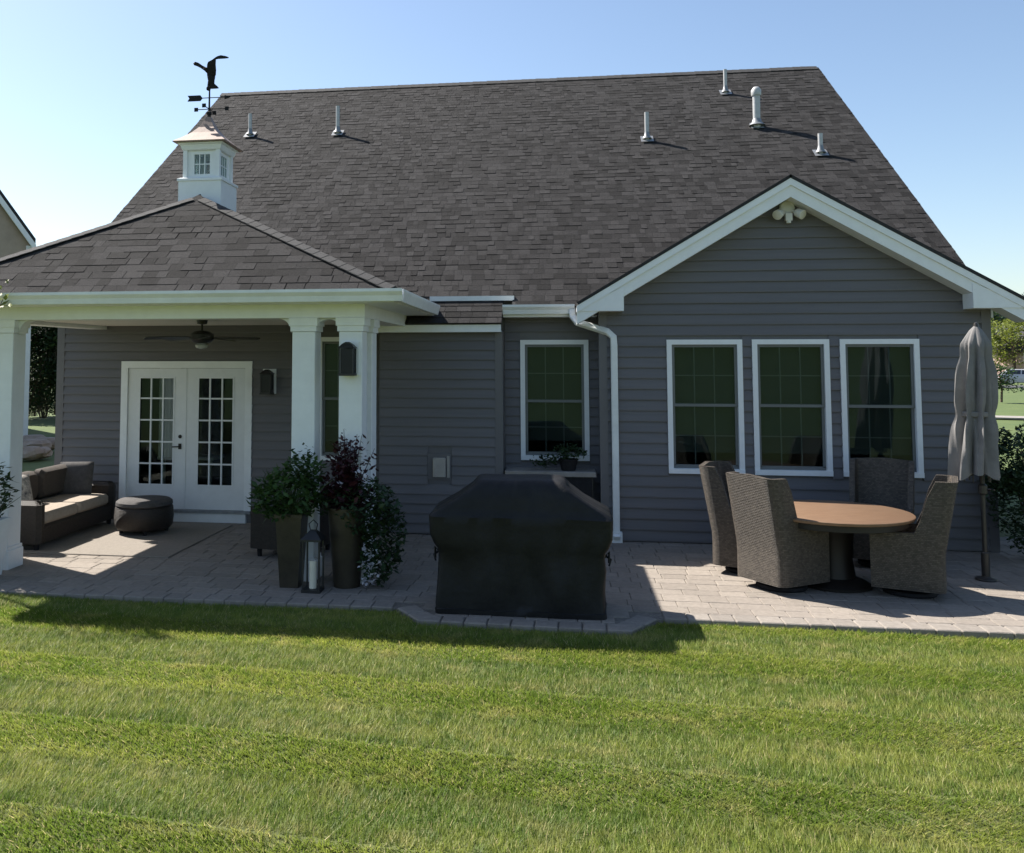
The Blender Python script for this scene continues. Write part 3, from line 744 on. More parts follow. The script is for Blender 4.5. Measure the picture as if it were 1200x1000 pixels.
# --- cupola on the porch ridge
CX, CY = PXC - .05, 11.30
def sq(h, z, cy=CY): return [(CX - h, cy - h, z), (CX + h, cy - h, z), (CX + h, cy + h, z), (CX - h, cy + h, z)]
m = MB(); m.rings([sq(.285, 3.9), sq(.285, 4.575), sq(.30, 4.58), sq(.30, 4.61), sq(.265, 4.625)]); cup = m.build('cupola', M['white'], house)
for sx in (-1, 1):
    for sy in (-1, 1): B(CX + sx * .245 - .055 * (sx > 0), CX + sx * .245 + .055 * (sx < 0), CY + sy * .245 - .055 * (sy > 0), CY + sy * .245 + .055 * (sy < 0), 4.625, 5.0).build('cupola_post', M['white'], cup)
m = MB(); m.rings([sq(.25, 4.985), sq(.26, 5.0), sq(.275, 5.05), sq(.30, 5.06), sq(.30, 5.075)]); m.build('cupola_cornice', M['white'], cup)
for k in range(4):
    f = MB(); a = .19; z0, z1 = 4.626, 4.984; d = .215
    def bx(x0, x1, z0_, z1_, y0, y1): f.box(x0, x1, y0, y1, z0_, z1_)
    bx(-a, a, z0, z0 + .05, -d, -d + .03); bx(-a, a, z1 - .05, z1, -d, -d + .03); bx(-a, -.105, z0 + .05, z1 - .05, -d, -d + .03); bx(.105, a, z0 + .05, z1 - .05, -d, -d + .03)
    rot = Matrix.Translation((CX, CY, 0)) @ Matrix.Rotation(k * math.pi / 2, 4, 'Z')
    f.v = [tuple(rot @ Vector(p)) for p in f.v]; f.build('cupola_window', M['white'], cup)
    f = MB()
    for i in range(3):
        x = -.105 + .07 * i; f = MB(); f.box(x + .006, x + .064, -d + .012, -d + .016, z0 + .05, z1 - .05); f.v = [tuple(rot @ Vector(p)) for p in f.v]; f.build('cupola_pane', M['glass'], cup)
    f = MB(); f.box(-.041, -.029, -d + .004, -d + .026, z0 + .05, z1 - .05); f.box(.029, .041, -d + .004, -d + .026, z0 + .05, z1 - .05); f.box(-.105, .105, -d + .005, -d + .024, 4.80, 4.812)
    f.v = [tuple(rot @ Vector(p)) for p in f.v]; f.build('cupola_glazing_bar', M['white'], cup)
prof = [(.345, 5.077), (.35, 5.09), (.26, 5.155), (.17, 5.235), (.10, 5.32), (.05, 5.42), (.03, 5.47)]
m = MB(); m.rings([sq(h, z) for h, z in prof]); m.build('cupola_roof', M['copper'], cup)

# ------------------------------------------------------------------ weathervane
wv = thing('weathervane', 'dark eagle weathervane with spread wings on top of the white cupola', 'weathervane', (CX, CY, 5.47))
m = MB(); m.tube([(0, 0, -.03), (0, 0, .10), (0, 0, .40)], [.03, .014, .010], 8); m.lathe([(.004, .0), (.035, .02), (.035, .05), (.004, .07)], (0, 0, .02), 12); m.build('rod', M['iron'], wv, local=True)
m = MB(); m.tube([(-.17, 0, .11), (.24, 0, .11)], .006, 6); m.tube([(0, -.17, .11), (0, .17, .11)], .006, 6); m.build('compass_arms', M['iron'], wv, local=True)
for p in ((-.18, 0), (.24, 0), (0, -.18), (0, .18)):
    m = MB(); m.box(p[0] - .025, p[0] + .025, p[1] - .006, p[1] + .006, .085, .135); m.build('compass_letter', M['iron'], wv, local=True)
m = MB(); m.tube([(-.12, 0, .262), (.22, 0, .262)], .006, 6); m.build('arrow_shaft', M['iron'], wv, local=True)
m = MB(); m.prism([(-.30, .225), (-.125, .225), (-.095, .262), (-.125, .30), (-.30, .30), (-.275, .262)], -.008, .008); m.build('arrow_tail', M['iron'], wv, local=True)
m = MB(); m.prism([(.21, .235), (.29, .262), (.21, .289)], -.008, .008); m.build('arrow_head', M['iron'], wv, local=True)
def eagle():
    m = MB(); n = 10
    def ell(p):
        m.rings([[(x + rx * math.cos(2 * math.pi * k / n), ry * math.sin(2 * math.pi * k / n), z) for k in range(n)] for (x, z, rx, ry) in p])
    # fanned tail, body, shoulders
    ell([(.055, .385, .075, .02), (.05, .41, .06, .025), (.03, .45, .035, .035), (.02, .50, .045, .05), (.02, .55, .055, .055), (.015, .60, .055, .05), (.0, .635, .035, .035)])
    m.tube([(.0, -.05, .60), (-.02, -.09, .625), (-.035, -.11, .62), (-.045, -.115, .605)], [.026, .020, .013, .004], 7)
    m.tube([(.0, -.02, .48), (-.015, -.02, .40)], [.016, .010], 6); m.tube([(.0, .02, .48), (-.015, .02, .40)], [.016, .010], 6)
    m.lathe([(.004, -.03), (.026, -.018), (.03, 0), (.026, .018), (.004, .03)], (-.015, 0, .385), 10)
    def wing(pts):
        m.rings([[(x - cx, y - t, z - cz), (x, y - t * 1.5, z), (x + cx, y - t, z + cz), (x + cx, y + t, z + cz), (x, y + t * 1.5, z), (x - cx, y + t, z - cz)] for (x, y, z, cx, cz, t) in pts])
    wing([(.035, -.03, .55, .055, .0, .014), (.05, -.07, .61, .06, .0, .013), (.06, -.10, .67, .055, .0, .012), (.075, -.12, .715, .05, .015, .010), (.12, -.13, .745, .035, .022, .009), (.18, -.13, .755, .02, .022, .008), (.25, -.12, .752, .01, .016, .006), (.295, -.11, .748, .003, .006, .004)])
    m.tube([(.0, .0, .60), (-.05, -.02, .64), (-.10, -.04, .67), (-.15, -.05, .70), (-.185, -.06, .71), (-.205, -.06, .712)], [.036, .026, .021, .026, .026, .006], 8)
    m.build('eagle', M['iron'], wv, smooth=True, local=True)
eagle()

# ------------------------------------------------------------------ fittings on the walls
def flood():
    t = thing('flood_light', 'white three headed flood light under the gable peak', 'flood light', (2.856, YG - .02, 4.14))
    m = MB(); m.lathe([(.01, 0), (.085, .0), (.095, .02), (.085, .05), (.05, .065)], n=20); m.v = [(x, -z, .07 + y) for x, y, z in m.v]; m.build('mounting_plate', M['lamp'], t, smooth=True, local=True)
    for a, dx in ((-1, -.12), (1, .12)):
        m = MB(); m.tube([(a * .05, -.06, .03), (a * .09, -.09, .0)], .016, 8); m.lathe([(.03, -.03), (.055, 0), (.062, .09), (.052, .095)], n=16)
        n = 16 * 4; rot = Matrix.Translation((a * .10, -.10, .0)) @ Matrix.Rotation(a * .7, 4, 'Z') @ Matrix.Rotation(R(115), 4, 'X')
        m.v = m.v[:-n] + [tuple(rot @ Vector(p)) for p in m.v[-n:]]; m.build('lamp_head', M['lamp'], t, smooth=True, local=True)
    m = MB(); m.box(-.04, .04, -.12, -.05, -.10, -.01); m.lathe([(.03, 0), (.03, .03)], (0, -.09, -.13), 12); m.build('motion_sensor', M['lamp'], t, local=True)
flood()
def sconce(loc, label, h=.34, back='box'):
    t = thing('wall_lantern', label, 'wall lantern', loc)
    if back: m = MB(); m.box(-.095, .095, -.025, -.0, -.16, .19); m.build('mounting_block', M['white'], t, local=True)
    m = MB(); m.box(-.05, .05, -.05, -.026, -.10, .10); m.tube([(0, -.05, .1), (0, -.10, .15), (0, -.13, .13)], .012, 8); m.build('back_plate', M['black'], t, local=True)
    m = MB(); m.rings([[(-.09, -.22, .12), (.09, -.22, .12), (.09, -.04 - .012, .12), (-.09, -.052, .12)], [(-.05, -.18, .165), (.05, -.18, .165), (.05, -.09, .165), (-.05, -.09, .165)], [(-.02, -.15, .185), (.02, -.15, .185), (.02, -.12, .185), (-.02, -.12, .185)]]); m.build('lantern_cap', M['black'], t, local=True)
    m = MB()
    for x in (-.075, .063):
        for y in (-.21, -.068): m.box(x, x + .012, y, y + .012, -.14, .119)
    m.box(-.08, .08, -.215, -.053, -.165, -.1405); m.build('lantern_cage', M['black'], t, local=True)
    m = MB(); m.box(-.062, .062, -.197, -.069, -.139, .118); m.build('lantern_glass', M['lglass'], t, local=True)
sconce((-2.175, BY - .001, 2.30), 'black wall lantern mounted on the white porch column')
sconce((-4.07, YD - .024, 1.98), 'small black wall lantern beside the french doors', back='box')
t = thing('outlet_box', 'beige weatherproof outlet box on the grey siding beside the grill', 'outlet box', (-1.585, YB - .0, .72))
m = MB(); m.box(-.155, .155, -.03, -.002, .0, .34); m.build('mounting_block', M['corner'], t, local=True)
m = MB(); m.bevbox(-.085, .085, -.085, -.0305, .04, .29, .012); m.build('cover', M['plug'], t, local=True)
m = MB(); m.box(.10, .135, -.05, -.0305, .03, .31); m.build('conduit_plate', M['plug'], t, local=True)
# ceiling fan
t = thing('ceiling_fan', 'black ceiling fan hanging under the porch ceiling', 'ceiling fan', (-4.38, 10.85, 2.365))
m = MB(); m.lathe([(.02, .432), (.07, .425), (.06, .38), (.014, .37), (.014, .30), (.10, .285), (.145, .25), (.15, .19), (.11, .15), (.05, .14)], n=22); m.build('motor', M['black'], t, smooth=True, local=True)
m = MB(); m.lathe([(.06, .139), (.085, .115), (.07, .085), (.02, .07)], n=18); m.build('lamp_bowl', M['lens'], t, smooth=True, local=True)
for k in range(5):
    a = k * 2 * math.pi / 5 + .12; m = MB()
    m.rings([[(.12, -.02, .205), (.12, .02, .205), (.12, .02, .213), (.12, -.02, .213)], [(.22, -.05, .195), (.22, .05, .215), (.22, .05, .223), (.22, -.05, .203)], [(.68, -.072, .175), (.68, .072, .205), (.68, .072, .213), (.68, -.072, .183)], [(.72, -.05, .178), (.72, .05, .20), (.72, .05, .206), (.72, -.05, .184)]])
    rot = Matrix.Rotation(a, 4, 'Z'); m.v = [tuple(rot @ Vector(p)) for p in m.v]; m.build('fan_blade', M['black'], t, local=True)

# ------------------------------------------------------------------ covered grill
def rrect(hx, hy, z, cy=0.0, n=6, rr=.06, wob=0.0, seed=0, cx=0.0):
    out = []; g = random.Random(seed)
    pts = []
    r = min(rr, hx * .9, hy * .9)
    for (sx, sy, a0) in ((1, 1, 0), (-1, 1, 90), (-1, -1, 180), (1, -1, 270)):
        for k in range(n):
            a = R(a0 + 90 * k / (n - 1)); pts.append((sx * (hx - r) + r * math.cos(a), sy * (hy - r) + r * math.sin(a)))
        nxt = {(1, 1): (-1, 1), (-1, 1): (-1, -1), (-1, -1): (1, -1), (1, -1): (1, 1)}[(sx, sy)]
        p0 = pts[-1]; p1 = None
        ex = nxt[0] * (hx - r), nxt[1] * (hy - r)
        a = R(a0 + 90); q = (ex[0] + r * math.cos(a), ex[1] + r * math.sin(a))
        for k in range(1, 36): pts.append((p0[0] + (q[0] - p0[0]) * k / 36, p0[1] + (q[1] - p0[1]) * k / 36))
    for i, (x, y) in enumerate(pts):
        th = math.atan2(y, x)
        w = wob * (math.sin(th * 9 + z * 3 + seed) * .6 + math.sin(th * 23 + z * 7) * .4 + math.sin(th * 4 - z * 9) * .5)
        out.append((cx + x * (1 + w / max(.2, abs(hx))), cy + y + (w if y > 0 else -w), z + wob * .5 * math.sin(x * 9 + seed)))
    return out
t = thing('covered_grill', 'barbecue grill under a black fabric cover on the patio bump', 'grill', (-.372, 8.78, 0))
prof = [(.772, .342, .004), (.772, .342, .045), (.765, .335, .05), (.762, .333, .10), (.752, .330, .25), (.748, .328, .40), (.745, .325, .52), (.755, .332, .57), (.79, .34, .62), (.825, .345, .70), (.832, .345, .80), (.835, .343, .87), (.815, .335, .90), (.72, .325, .955), (.60, .312, 1.025), (.47, .29, 1.115), (.425, .262, 1.16), (.405, .235, 1.188), (.37, .19, 1.203), (.25, .10, 1.207)]
m = MB(); m.rings([rrect(a, b, z, wob=.006 + .016 * math.sin(min(1, z / .6) * math.pi), seed=i * .35, rr=.055) for i, (a, b, z) in enumerate(prof)])
g_ = random.Random(3)
folds = [(g_.uniform(-.7, .7), g_.uniform(.03, .07), g_.uniform(.006, .016), g_.uniform(-.5, .5)) for _ in range(16)]
m.v = [(x, y - (sum(a * math.exp(-((x - c - k * (.5 - z)) / w) ** 2) for c, w, a, k in folds) * max(0, 1 - abs(z - .42) / .5) if y < -.2 else 0) - .012 * math.exp(-((z - .87) / .02) ** 2) * (y < -.2), z) for x, y, z in m.v]
m.build('cover', M['black_fab'], t, smooth=True, local=True)
for sx in (-1, 1):
    m = MB(); m.tube([(sx * .76, -.10, .50), (sx * .80, -.10, .55), (sx * .80, -.10, .45)], .012, 6); m.tube([(sx * .765, .0, .50), (sx * .82, -.05, .47), (sx * .80, -.08, .42)], .010, 6); m.build('cover_strap', M['black_fab'], t, local=True)

# ------------------------------------------------------------------ wicker furniture
def shell_uv(me, us, vs): pass
def sheet(m, grid, thick_dir=None):
    """grid rows of points -> quads; returns nothing"""
    n = len(grid[0]); vs = [p for r in grid for p in r]; fs = []
    for k in range(len(grid) - 1):
        for i in range(n - 1): fs.append((k * n + i, k * n + i + 1, (k + 1) * n + i + 1, (k + 1) * n + i))
    m.add(vs, fs)
def wrap_shell(m, hw, hd, zb, hfun, lean, th=.05, nu=44, nv=12, rc=.16, flare=0.02):
    """U shaped wall (open to +y): outer and inner skins joined at the rim; returns uv list by build order"""
    path = []
    # from front right (+x,+y) round the back (-y) to front left
    def at(s):
        # s in 0..1 along the path: right side, corner, back, corner, left side
        ls = 2 * hd - rc; lc = rc * math.pi / 2; lb = 2 * hw - 2 * rc; T = 2 * ls + 2 * lc + lb; d = s * T
        if d < ls: return Vector((hw, hd - d, 0)), Vector((1, 0, 0))
        d -= ls
        if d < lc: a = d / rc; return Vector((hw - rc + rc * math.cos(a), -hd + rc - rc * math.sin(a), 0)), Vector((math.cos(a), -math.sin(a), 0))
        d -= lc
        if d < lb: return Vector((hw - rc - d, -hd, 0)), Vector((0, -1, 0))
        d -= lb
        if d < lc: a = d / rc; return Vector((-hw + rc - rc * math.sin(a), -hd + rc - rc * math.cos(a), 0)), Vector((-math.sin(a), -math.cos(a), 0))
        d -= lc; return Vector((-hw, -hd + rc + d, 0)), Vector((-1, 0, 0))
    outer, inner_ = [], []
    for j in range(nv + 1):
        ro, ri = [], []
        for i in range(nu + 1):
            s = i / nu; p, n = at(s); top = hfun(s); z = zb + (top - zb) * j / nv
            k = max(0, (z - .42)); backness = max(0, -p.y / hd) ** 1.0 if p.y < 0 else 0
            off = Vector((p.x / hw * flare * k, -lean * k * (backness), 0))
            q = p + off; q.z = z; ro.append(tuple(q)); q2 = q - n * th; q2.z = z; ri.append(tuple(q2))
        outer.append(ro); inner_.append(ri)
    grid = outer + inner_[::-1]
    sheet(m, grid)
    # end caps of the arms
    for i in (0, nu):
        ring = [outer[j][i] for j in range(nv + 1)] + [inner_[j][i] for j in range(nv, -1, -1)]
        m.add(ring, [tuple(range(len(ring))) if i else tuple(reversed(range(len(ring))))])
def dining_chair():
    t = thing('dining_chair', 'x', 'dining chair', (0, 0, 0), 0, 'wicker dining chairs round the table')
    def h(s):
        b = min(1, max(0, (.5 - abs(s - .5)) / .5))        # 0 at arm front, 1 mid-back
        if b < .41: return .625 + .03 * b
        u = min(1, (b - .41) / .14); u = u * u * (3 - 2 * u); return .635 + .505 * u + .02 * max(0, (b - .75)) / .25
    m = MB(); wrap_shell(m, .32, .32, .09, h, .18, th=.055, rc=.08); m.build('back_shell', M['wick'], t, smooth=True, local=True, uv=True)
    m = MB(); m.bevbox(-.258, .258, -.25, .305, .10, .40, .02); m.build('seat_base', M['wick'], t, local=True, uv=True)
    m = MB(); m.rings([rrect(.25, .27, z, cy=.025, rr=.06) for z in (.402,)] + [rrect(.258, .275, .42, cy=.03, rr=.07), rrect(.258, .275, .47, cy=.03, rr=.07), rrect(.235, .25, .495, cy=.03, rr=.07), rrect(.12, .13, .505, cy=.03, rr=.07)]); m.build('seat_cushion', M['pillow'], t, smooth=True, local=True)
    m = MB(); m.lathe([(.24, .004), (.25, .02), (.24, .045), (.10, .055), (.05, .07), (.05, .099)], n=20); m.build('swivel_base', M['iron'], t, smooth=True, local=True)
    return t
TC = (2.76, 10.10)
proto = dining_chair()
spots = [(2.20, 9.92, (.82, .57), 'grey wicker dining chair with its broad back in full sun beside the table'),
         (2.02, 10.62, (.88, -.40), 'grey wicker dining chair seen edge on behind the chair with the sunlit back'),
         (3.55, 11.15, (-.42, -.91), 'shaded wicker dining chair facing out between the table and the house wall'),
         (3.40, 9.88, (-.93, .36), 'wicker dining chair with sunlit inner back edge beside the closed umbrella')]
for i, (x, y, d, lab) in enumerate(spots):
    o = proto if i == 0 else copy_tree(proto)
    o.location = (x, y, 0); o.rotation_euler = (0, 0, math.atan2(-d[0], d[1])); o['label'] = lab
t = thing('dining_table', 'round patio dining table with a tan top on a dark pedestal', 'table', (*TC, 0))
m = MB(); m.lathe([(.67, .715), (.745, .718), (.755, .730), (.755, .745), (.745, .752)], n=64); m.build('table_top', M['table'], t, smooth=True, local=True)
m = MB(); m.lathe([(.68, .645), (.69, .65), (.69, .713), (.67, .714)], n=48); m.build('apron', M['wickd'], t, smooth=True, local=True)
m = MB(); m.lathe([(.34, .005), (.345, .03), (.30, .06), (.20, .10), (.17, .30), (.19, .55), (.28, .644)], n=28); m.build('pedestal', M['wickd'], t, smooth=True, local=True)
# sofa at the left of the porch, facing +x
def sofa():
    t = thing('sofa', 'brown wicker sofa with tan seat cushion on the left of the porch', 'sofa', (-6.62, 11.32, 0))
    L, D = .98, .42
    def bx(name, a, mt, r=.03, uv=True):
        m = MB(); m.bevbox(*a, r); return m.build(name, mt, t, local=True, uv=uv)
    bx('base', (-D, D, -L + .02, L - .02, .09, .30), M['wickd'])
    for y in (-L, L - .16): bx('arm', (-D - .01, D + .02, y, y + .16, .09, .60), M['wickd'], .05)
    bx('back', (-D - .03, -D + .12, -L + .165, L - .165, .30, .80), M['wickd'], .05)
    for x in (-D + .06, D - .06):
        for y in (-L + .08, L - .08):
            m = MB(); m.lathe([(.03, 0), (.035, .089)], (x, y, 0), 10); m.build('leg', M['iron'], t, local=True)
    for y in (-L + .165, .004):
        m = MB(); ln = L - .17; m.rings([[(p[0] + .06, p[1] + y + ln / 2, p[2]) for p in rrect(a, b, z, rr=.06)] for a, b, z in ((.33, ln / 2 - .01, .302), (.355, ln / 2, .33), (.355, ln / 2, .41), (.33, ln / 2 - .02, .445), (.2, ln / 4, .455))]); m.build('seat_cushion', M['cush'], t, smooth=True, local=True)
        m = MB(); m.rings([[(-.22 + p[2] * 0 + a2, p[0] + y + ln / 2, .46 + p[1] + .20) for p in rrect(w, h, 0, rr=.08)] for w, h, a2 in ((ln / 2 - .06, .14, -.10), (ln / 2 - .02, .19, -.05), (ln / 2 - .02, .19, .03), (ln / 2 - .06, .15, .08))]); m.build('back_cushion', M['taupe'], t, smooth=True, local=True)
    return t
sofa()
def pillow(loc, rz, tilt, mt, label, s=.23):
    m = MB(); n = 14; top, bot = [], []
    def P(i, j, sg):
        u, v = -1 + 2 * i / n, -1 + 2 * j / n; k = max(0, (1 - u ** 4)) * max(0, (1 - v ** 4)); pin = 1 - .08 * (1 - u * u) * 0
        e = s * (1 - .10 * (1 - abs(u)) * abs(v)), s * (1 - .10 * (1 - abs(v)) * abs(u))
        return (u * e[0], sg * .075 * k ** .6, v * e[1])
    for sg in (-1, 1):
        sheet(m, [[P(i, j, sg) for i in range(n + 1)] for j in range(n + 1)] if sg < 0 else [[P(n - i, j, sg) for i in range(n + 1)] for j in range(n + 1)])
    rot = Matrix.Rotation(rz, 4, 'Z') @ Matrix.Rotation(tilt, 4, 'X'); m.v = [tuple(Vector(loc) + rot @ Vector(p)) for p in m.v]
    o = m.build('throw_pillow', mt, smooth=True); return tag(o, label, 'pillow')
pillow((-6.66, 12.02, .66), R(15), R(-18), M['pillow'], 'charcoal square throw pillow at the house end of the sofa')
pillow((-6.72, 10.66, .64), R(60), R(-22), M['pattern'], 'dark patterned throw pillow at the near end of the sofa')
# ottoman
t = thing('ottoman', 'round dark wicker ottoman on the beige rug', 'ottoman', (-5.50, 11.72, .014))
m = MB(); m.lathe([(.34, .06), (.37, .10), (.385, .22), (.375, .33), (.36, .35)], n=36); m.build('body', M['wickd'], t, smooth=True, local=True, uv=True)
m = MB(); m.lathe([(.345, .351), (.37, .37), (.365, .41), (.33, .435), (.15, .45), (.01, .452)], n=36); m.build('cushion', M['pillow'], t, smooth=True, local=True)
for k in range(4):
    a = k * math.pi / 2 + .5; m = MB(); m.lathe([(.024, .0), (.03, .06)], (.29 * math.cos(a), .29 * math.sin(a), 0), 10); m.build('leg', M['iron'], t, local=True)
# club chair seen from behind the planters
t = thing('club_chair', 'brown wicker club chair behind the planters', 'armchair', (-3.16, 10.80, 0), R(80))
def hc(s):
    b = min(1, max(0, (.5 - abs(s - .5)) / .5)); u = min(1, max(0, (b - .35) / .3)); return .58 + .16 * u * u * (3 - 2 * u)
m = MB(); wrap_shell(m, .38, .38, .10, hc, .12, th=.09, rc=.2); m.build('back_shell', M['wickd'], t, smooth=True, local=True, uv=True)
m = MB(); m.bevbox(-.285, .285, -.28, .37, .11, .32, .03); m.build('seat_base', M['wickd'], t, local=True, uv=True)
m = MB(); m.rings([rrect(a, b, z, cy=.04, rr=.07) for a, b, z in ((.27, .31, .322), (.28, .325, .35), (.28, .325, .43), (.25, .29, .455), (.12, .14, .462))]); m.build('seat_cushion', M['cush'], t, smooth=True, local=True)
for x in (-.3, .3):
    for y in (-.3, .3): m = MB(); m.lathe([(.026, 0), (.032, .10)], (x, y, 0), 10); m.build('leg', M['iron'], t, local=True)
m = MB(); m.bevbox(-6.55, -4.52, 10.28, 12.45, .004, .014, .004); tag(m.build('rug', M['rug']), 'flat beige outdoor rug in front of the sofa', 'rug')

# ------------------------------------------------------------------ plants
def leaves(m, pts, size, g, droop=0.0, ratio=.45):
    """kite leaves at points with random attitude"""
    for p in pts:
        s = size * g.uniform(.6, 1.25); a = g.uniform(0, 2 * math.pi); e = g.uniform(-.7, .9) - droop
        d = Vector((math.cos(a) * math.cos(e), math.sin(a) * math.cos(e), math.sin(e))); sd = d.cross(Vector((g.gauss(0, .5), g.gauss(0, .5), 1))).normalized()
        n_ = sd.cross(d); p = Vector(p); w = s * ratio * .5
        m.add([p, p + d * s * .45 + sd * w - n_ * s * .03, p + d * s, p + d * s * .45 - sd * w - n_ * s * .03], [(0, 1, 2), (0, 2, 3)])
def blob(g, c, r, n, shell=.45):
    out = []
    while len(out) < n:
        v = Vector((g.gauss(0, 1), g.gauss(0, 1), g.gauss(0, 1))).normalized() * (shell + (1 - shell) * g.random() ** .5)
        out.append((c[0] + v.x * r[0], c[1] + v.y * r[1], c[2] + v.z * r[2]))
    return out
def pot_square(t, wb, wt, h, mt=None):
    m = MB()
    def s(w, z): return [(-w, -w, z), (w, -w, z), (w, w, z), (-w, w, z)]
    m.rings([s(wb, .0), s(wt, h - .04), s(wt + .012, h - .038), s(wt + .012, h), s(wt - .02, h), s(wt - .025, h - .06)]); m.build('planter', mt or M['bronze'], t, local=True)
    m = MB(); m.add(s(wt - .024, h - .05), [(0, 1, 2, 3)]); m.build('soil', M['soil'], t, local=True)
def pot_round(t, rb, rt_, h):
    m = MB(); m.lathe([(rb, 0), (rb * 1.02, .02), (rt_ * .96, h * .8), (rt_, h - .03), (rt_ * 1.05, h - .028), (rt_ * 1.05, h), (rt_ * .92, h), (rt_ * .9, h - .06)], n=28); m.build('planter', M['bronze'], t, smooth=True, local=True)
    m = MB(); m.lathe([(rt_ * .9, h - .055), (.01, h - .05)], n=20, cap=False); m.build('soil', M['soil'], t, local=True)
def stems(t, tips, base, mt, r=.006):
    m = MB()
    for p in tips:
        b = Vector(base) + Vector((p[0] * .15, p[1] * .15, 0)); q = Vector(p); mid = (b + q) / 2 + Vector((0, 0, .05)); m.tube([b, mid, q], [r, r * .8, r * .4], 5)
    m.build('stem', mt, t, local=True)
g = random.Random(31)
t = thing('potted_plant', 'bushy green plant in a tall square bronze planter by the porch columns', 'potted plant', (-2.73, 9.24, 0))
pot_square(t, .095, .135, .74)
tips = [(g.gauss(0, .14), g.gauss(0, .12), .80 + g.random() * .36) for _ in range(26)]
stems(t, tips, (0, 0, .70), M['stem'])
m = MB(); pts = blob(g, (-.03, 0, .93), (.36, .30, .27), 900) + blob(g, (.12, 0, 1.14), (.22, .18, .2), 260) + blob(g, (-.2, -.03, .84), (.24, .2, .18), 260)
leaves(m, pts, .088, g); m.build('foliage', M['leaf'], t, local=True)
m = MB(); leaves(m, [(x * 1.05, y, z) for x, y, z in tips], .07, g); leaves(m, [(.10 + g.uniform(-.12, .14), g.uniform(-.1, .1), g.uniform(1.12, 1.42)) for _ in range(46)], .06, g); m.build('shoot', M['leafd'], t, local=True)['kind'] = 'stuff'
t = thing('potted_plant', 'tall round bronze planter of burgundy spikes with trailing white flowers', 'potted plant', (-2.17, 9.32, 0), 0)
pot_round(t, .135, .195, .80)
spk = [(g.gauss(0, .12), g.gauss(0, .1), g.uniform(1.10, 1.60)) for _ in range(28)]
stems(t, spk, (0, 0, .75), M['leafr'])
m = MB()
for p in spk:
    for k in range(40):
        f = k / 40; z = .80 + (p[2] - .80) * f; rr = .15 * (1 - f) + .035
        leaves(m, [(p[0] * (.3 + .7 * f) + g.gauss(0, rr * .6), p[1] * (.3 + .7 * f) + g.gauss(0, rr * .6), z)], .095 * (1.15 - .45 * f), g, ratio=.5)
m.build('burgundy_foliage', M['leafr'], t, local=True)
m = MB(); pts = blob(g, (.20, -.02, .80), (.33, .28, .30), 900) + blob(g, (.38, -.02, .55), (.24, .22, .38), 800) + blob(g, (.33, -.02, .26), (.19, .18, .24), 300) + blob(g, (-.12, -.05, .84), (.22, .2, .15), 240)
leaves(m, pts, .075, g, droop=.25); m.build('trailing_foliage', M['leafd'], t, local=True)
fl = [(.24, -.2, .42), (.27, -.2, .16), (.30, -.2, .10), (.25, -.22, .06), (.22, -.2, .12), (.33, -.18, .19), (.28, -.21, .22), (.20, -.2, .24), (.36, -.17, .28), (-.03, -.15, 1.04), (.15, -.1, 1.16), (.2, -.08, 1.1)]
for p in fl:
    m = MB(); leaves(m, [(p[0] + g.gauss(0, .015), p[1] + g.gauss(0, .015), p[2] + g.gauss(0, .015)) for _ in range(6)], .045, g, ratio=.8)
    m.build('flower', M['petal'], t, local=True)
# lantern with candle
t = thing('candle_lantern', 'black metal lantern holding an ivory candle between the planters', 'lantern', (-2.455, 9.06, 0))
m = MB(); m.box(-.095, .095, -.095, .095, 0, .03)
for x in (-.09, .075):
    for y in (-.09, .075): m.box(x, x + .015, y, y + .015, .03, .50)
m.build('frame', M['black'], t, local=True)
m = MB(); m.rings([[(-.105, -.105, .501), (.105, -.105, .501), (.105, .105, .501), (-.105, .105, .501)], [(-.105, -.105, .52), (.105, -.105, .52), (.105, .105, .52), (-.105, .105, .52)], [(-.03, -.03, .60), (.03, -.03, .60), (.03, .03, .60), (-.03, .03, .60)]]); m.tube([(-.03, 0, .6), (-.045, 0, .66), (0, 0, .70), (.045, 0, .66), (.03, 0, .6)], .006, 6); m.build('lid', M['black'], t, local=True)
m = MB(); m.lathe([(.037, .031), (.037, .30), (.02, .295)], (0, 0, 0), 16); m.build('candle', M['candle'], t, smooth=True, local=True)
# plant in front of the left column, and a slim tree whose leaves reach the gutter
t = thing('potted_plant', 'dark leafy shrub in a square planter in front of the left porch column', 'potted plant', (-6.10, 9.10, 0))
pot_square(t, .15, .20, .60, M['white'])
tips = [(g.gauss(0, .14), g.gauss(0, .12), .7 + g.random() * .5) for _ in range(20)]; stems(t, tips, (0, 0, .5), M['stem'])
m = MB(); leaves(m, blob(g, (.02, 0, .90), (.32, .22, .34), 620), .085, g); m.build('foliage', M['leafd'], t, local=True)
t = thing('young_tree', 'slim young tree with yellow green leaves reaching the porch gutter', 'tree', (-6.28, 8.86, -.02))
m = MB(); m.tube([(0, 0, 0), (.02, .01, 1.2), (.08, .0, 2.2), (.14, .02, 3.1)], [.035, .028, .02, .008], 8)
for a, b in (((.08, 0, 2.2), (.5, .0, 2.95)), ((.1, 0, 2.5), (-.4, .05, 3.1)), ((.09, 0, 2.4), (.42, .05, 3.25)), ((.07, 0, 2.3), (-.1, -.2, 3.0))): m.tube([a, ((a[0] + b[0]) / 2, (a[1] + b[1]) / 2, (a[2] + b[2]) / 2 - .04), b], [.014, .010, .004], 6)
m.build('trunk', M['bark'], t, local=True)
m = MB(); leaves(m, blob(g, (.30, .0, 2.98), (.34, .14, .24), 95, .2) + blob(g, (-.15, .02, 3.0), (.4, .2, .35), 55, .2), .095, g); m.build('crown', M['leafy'], t, local=True)
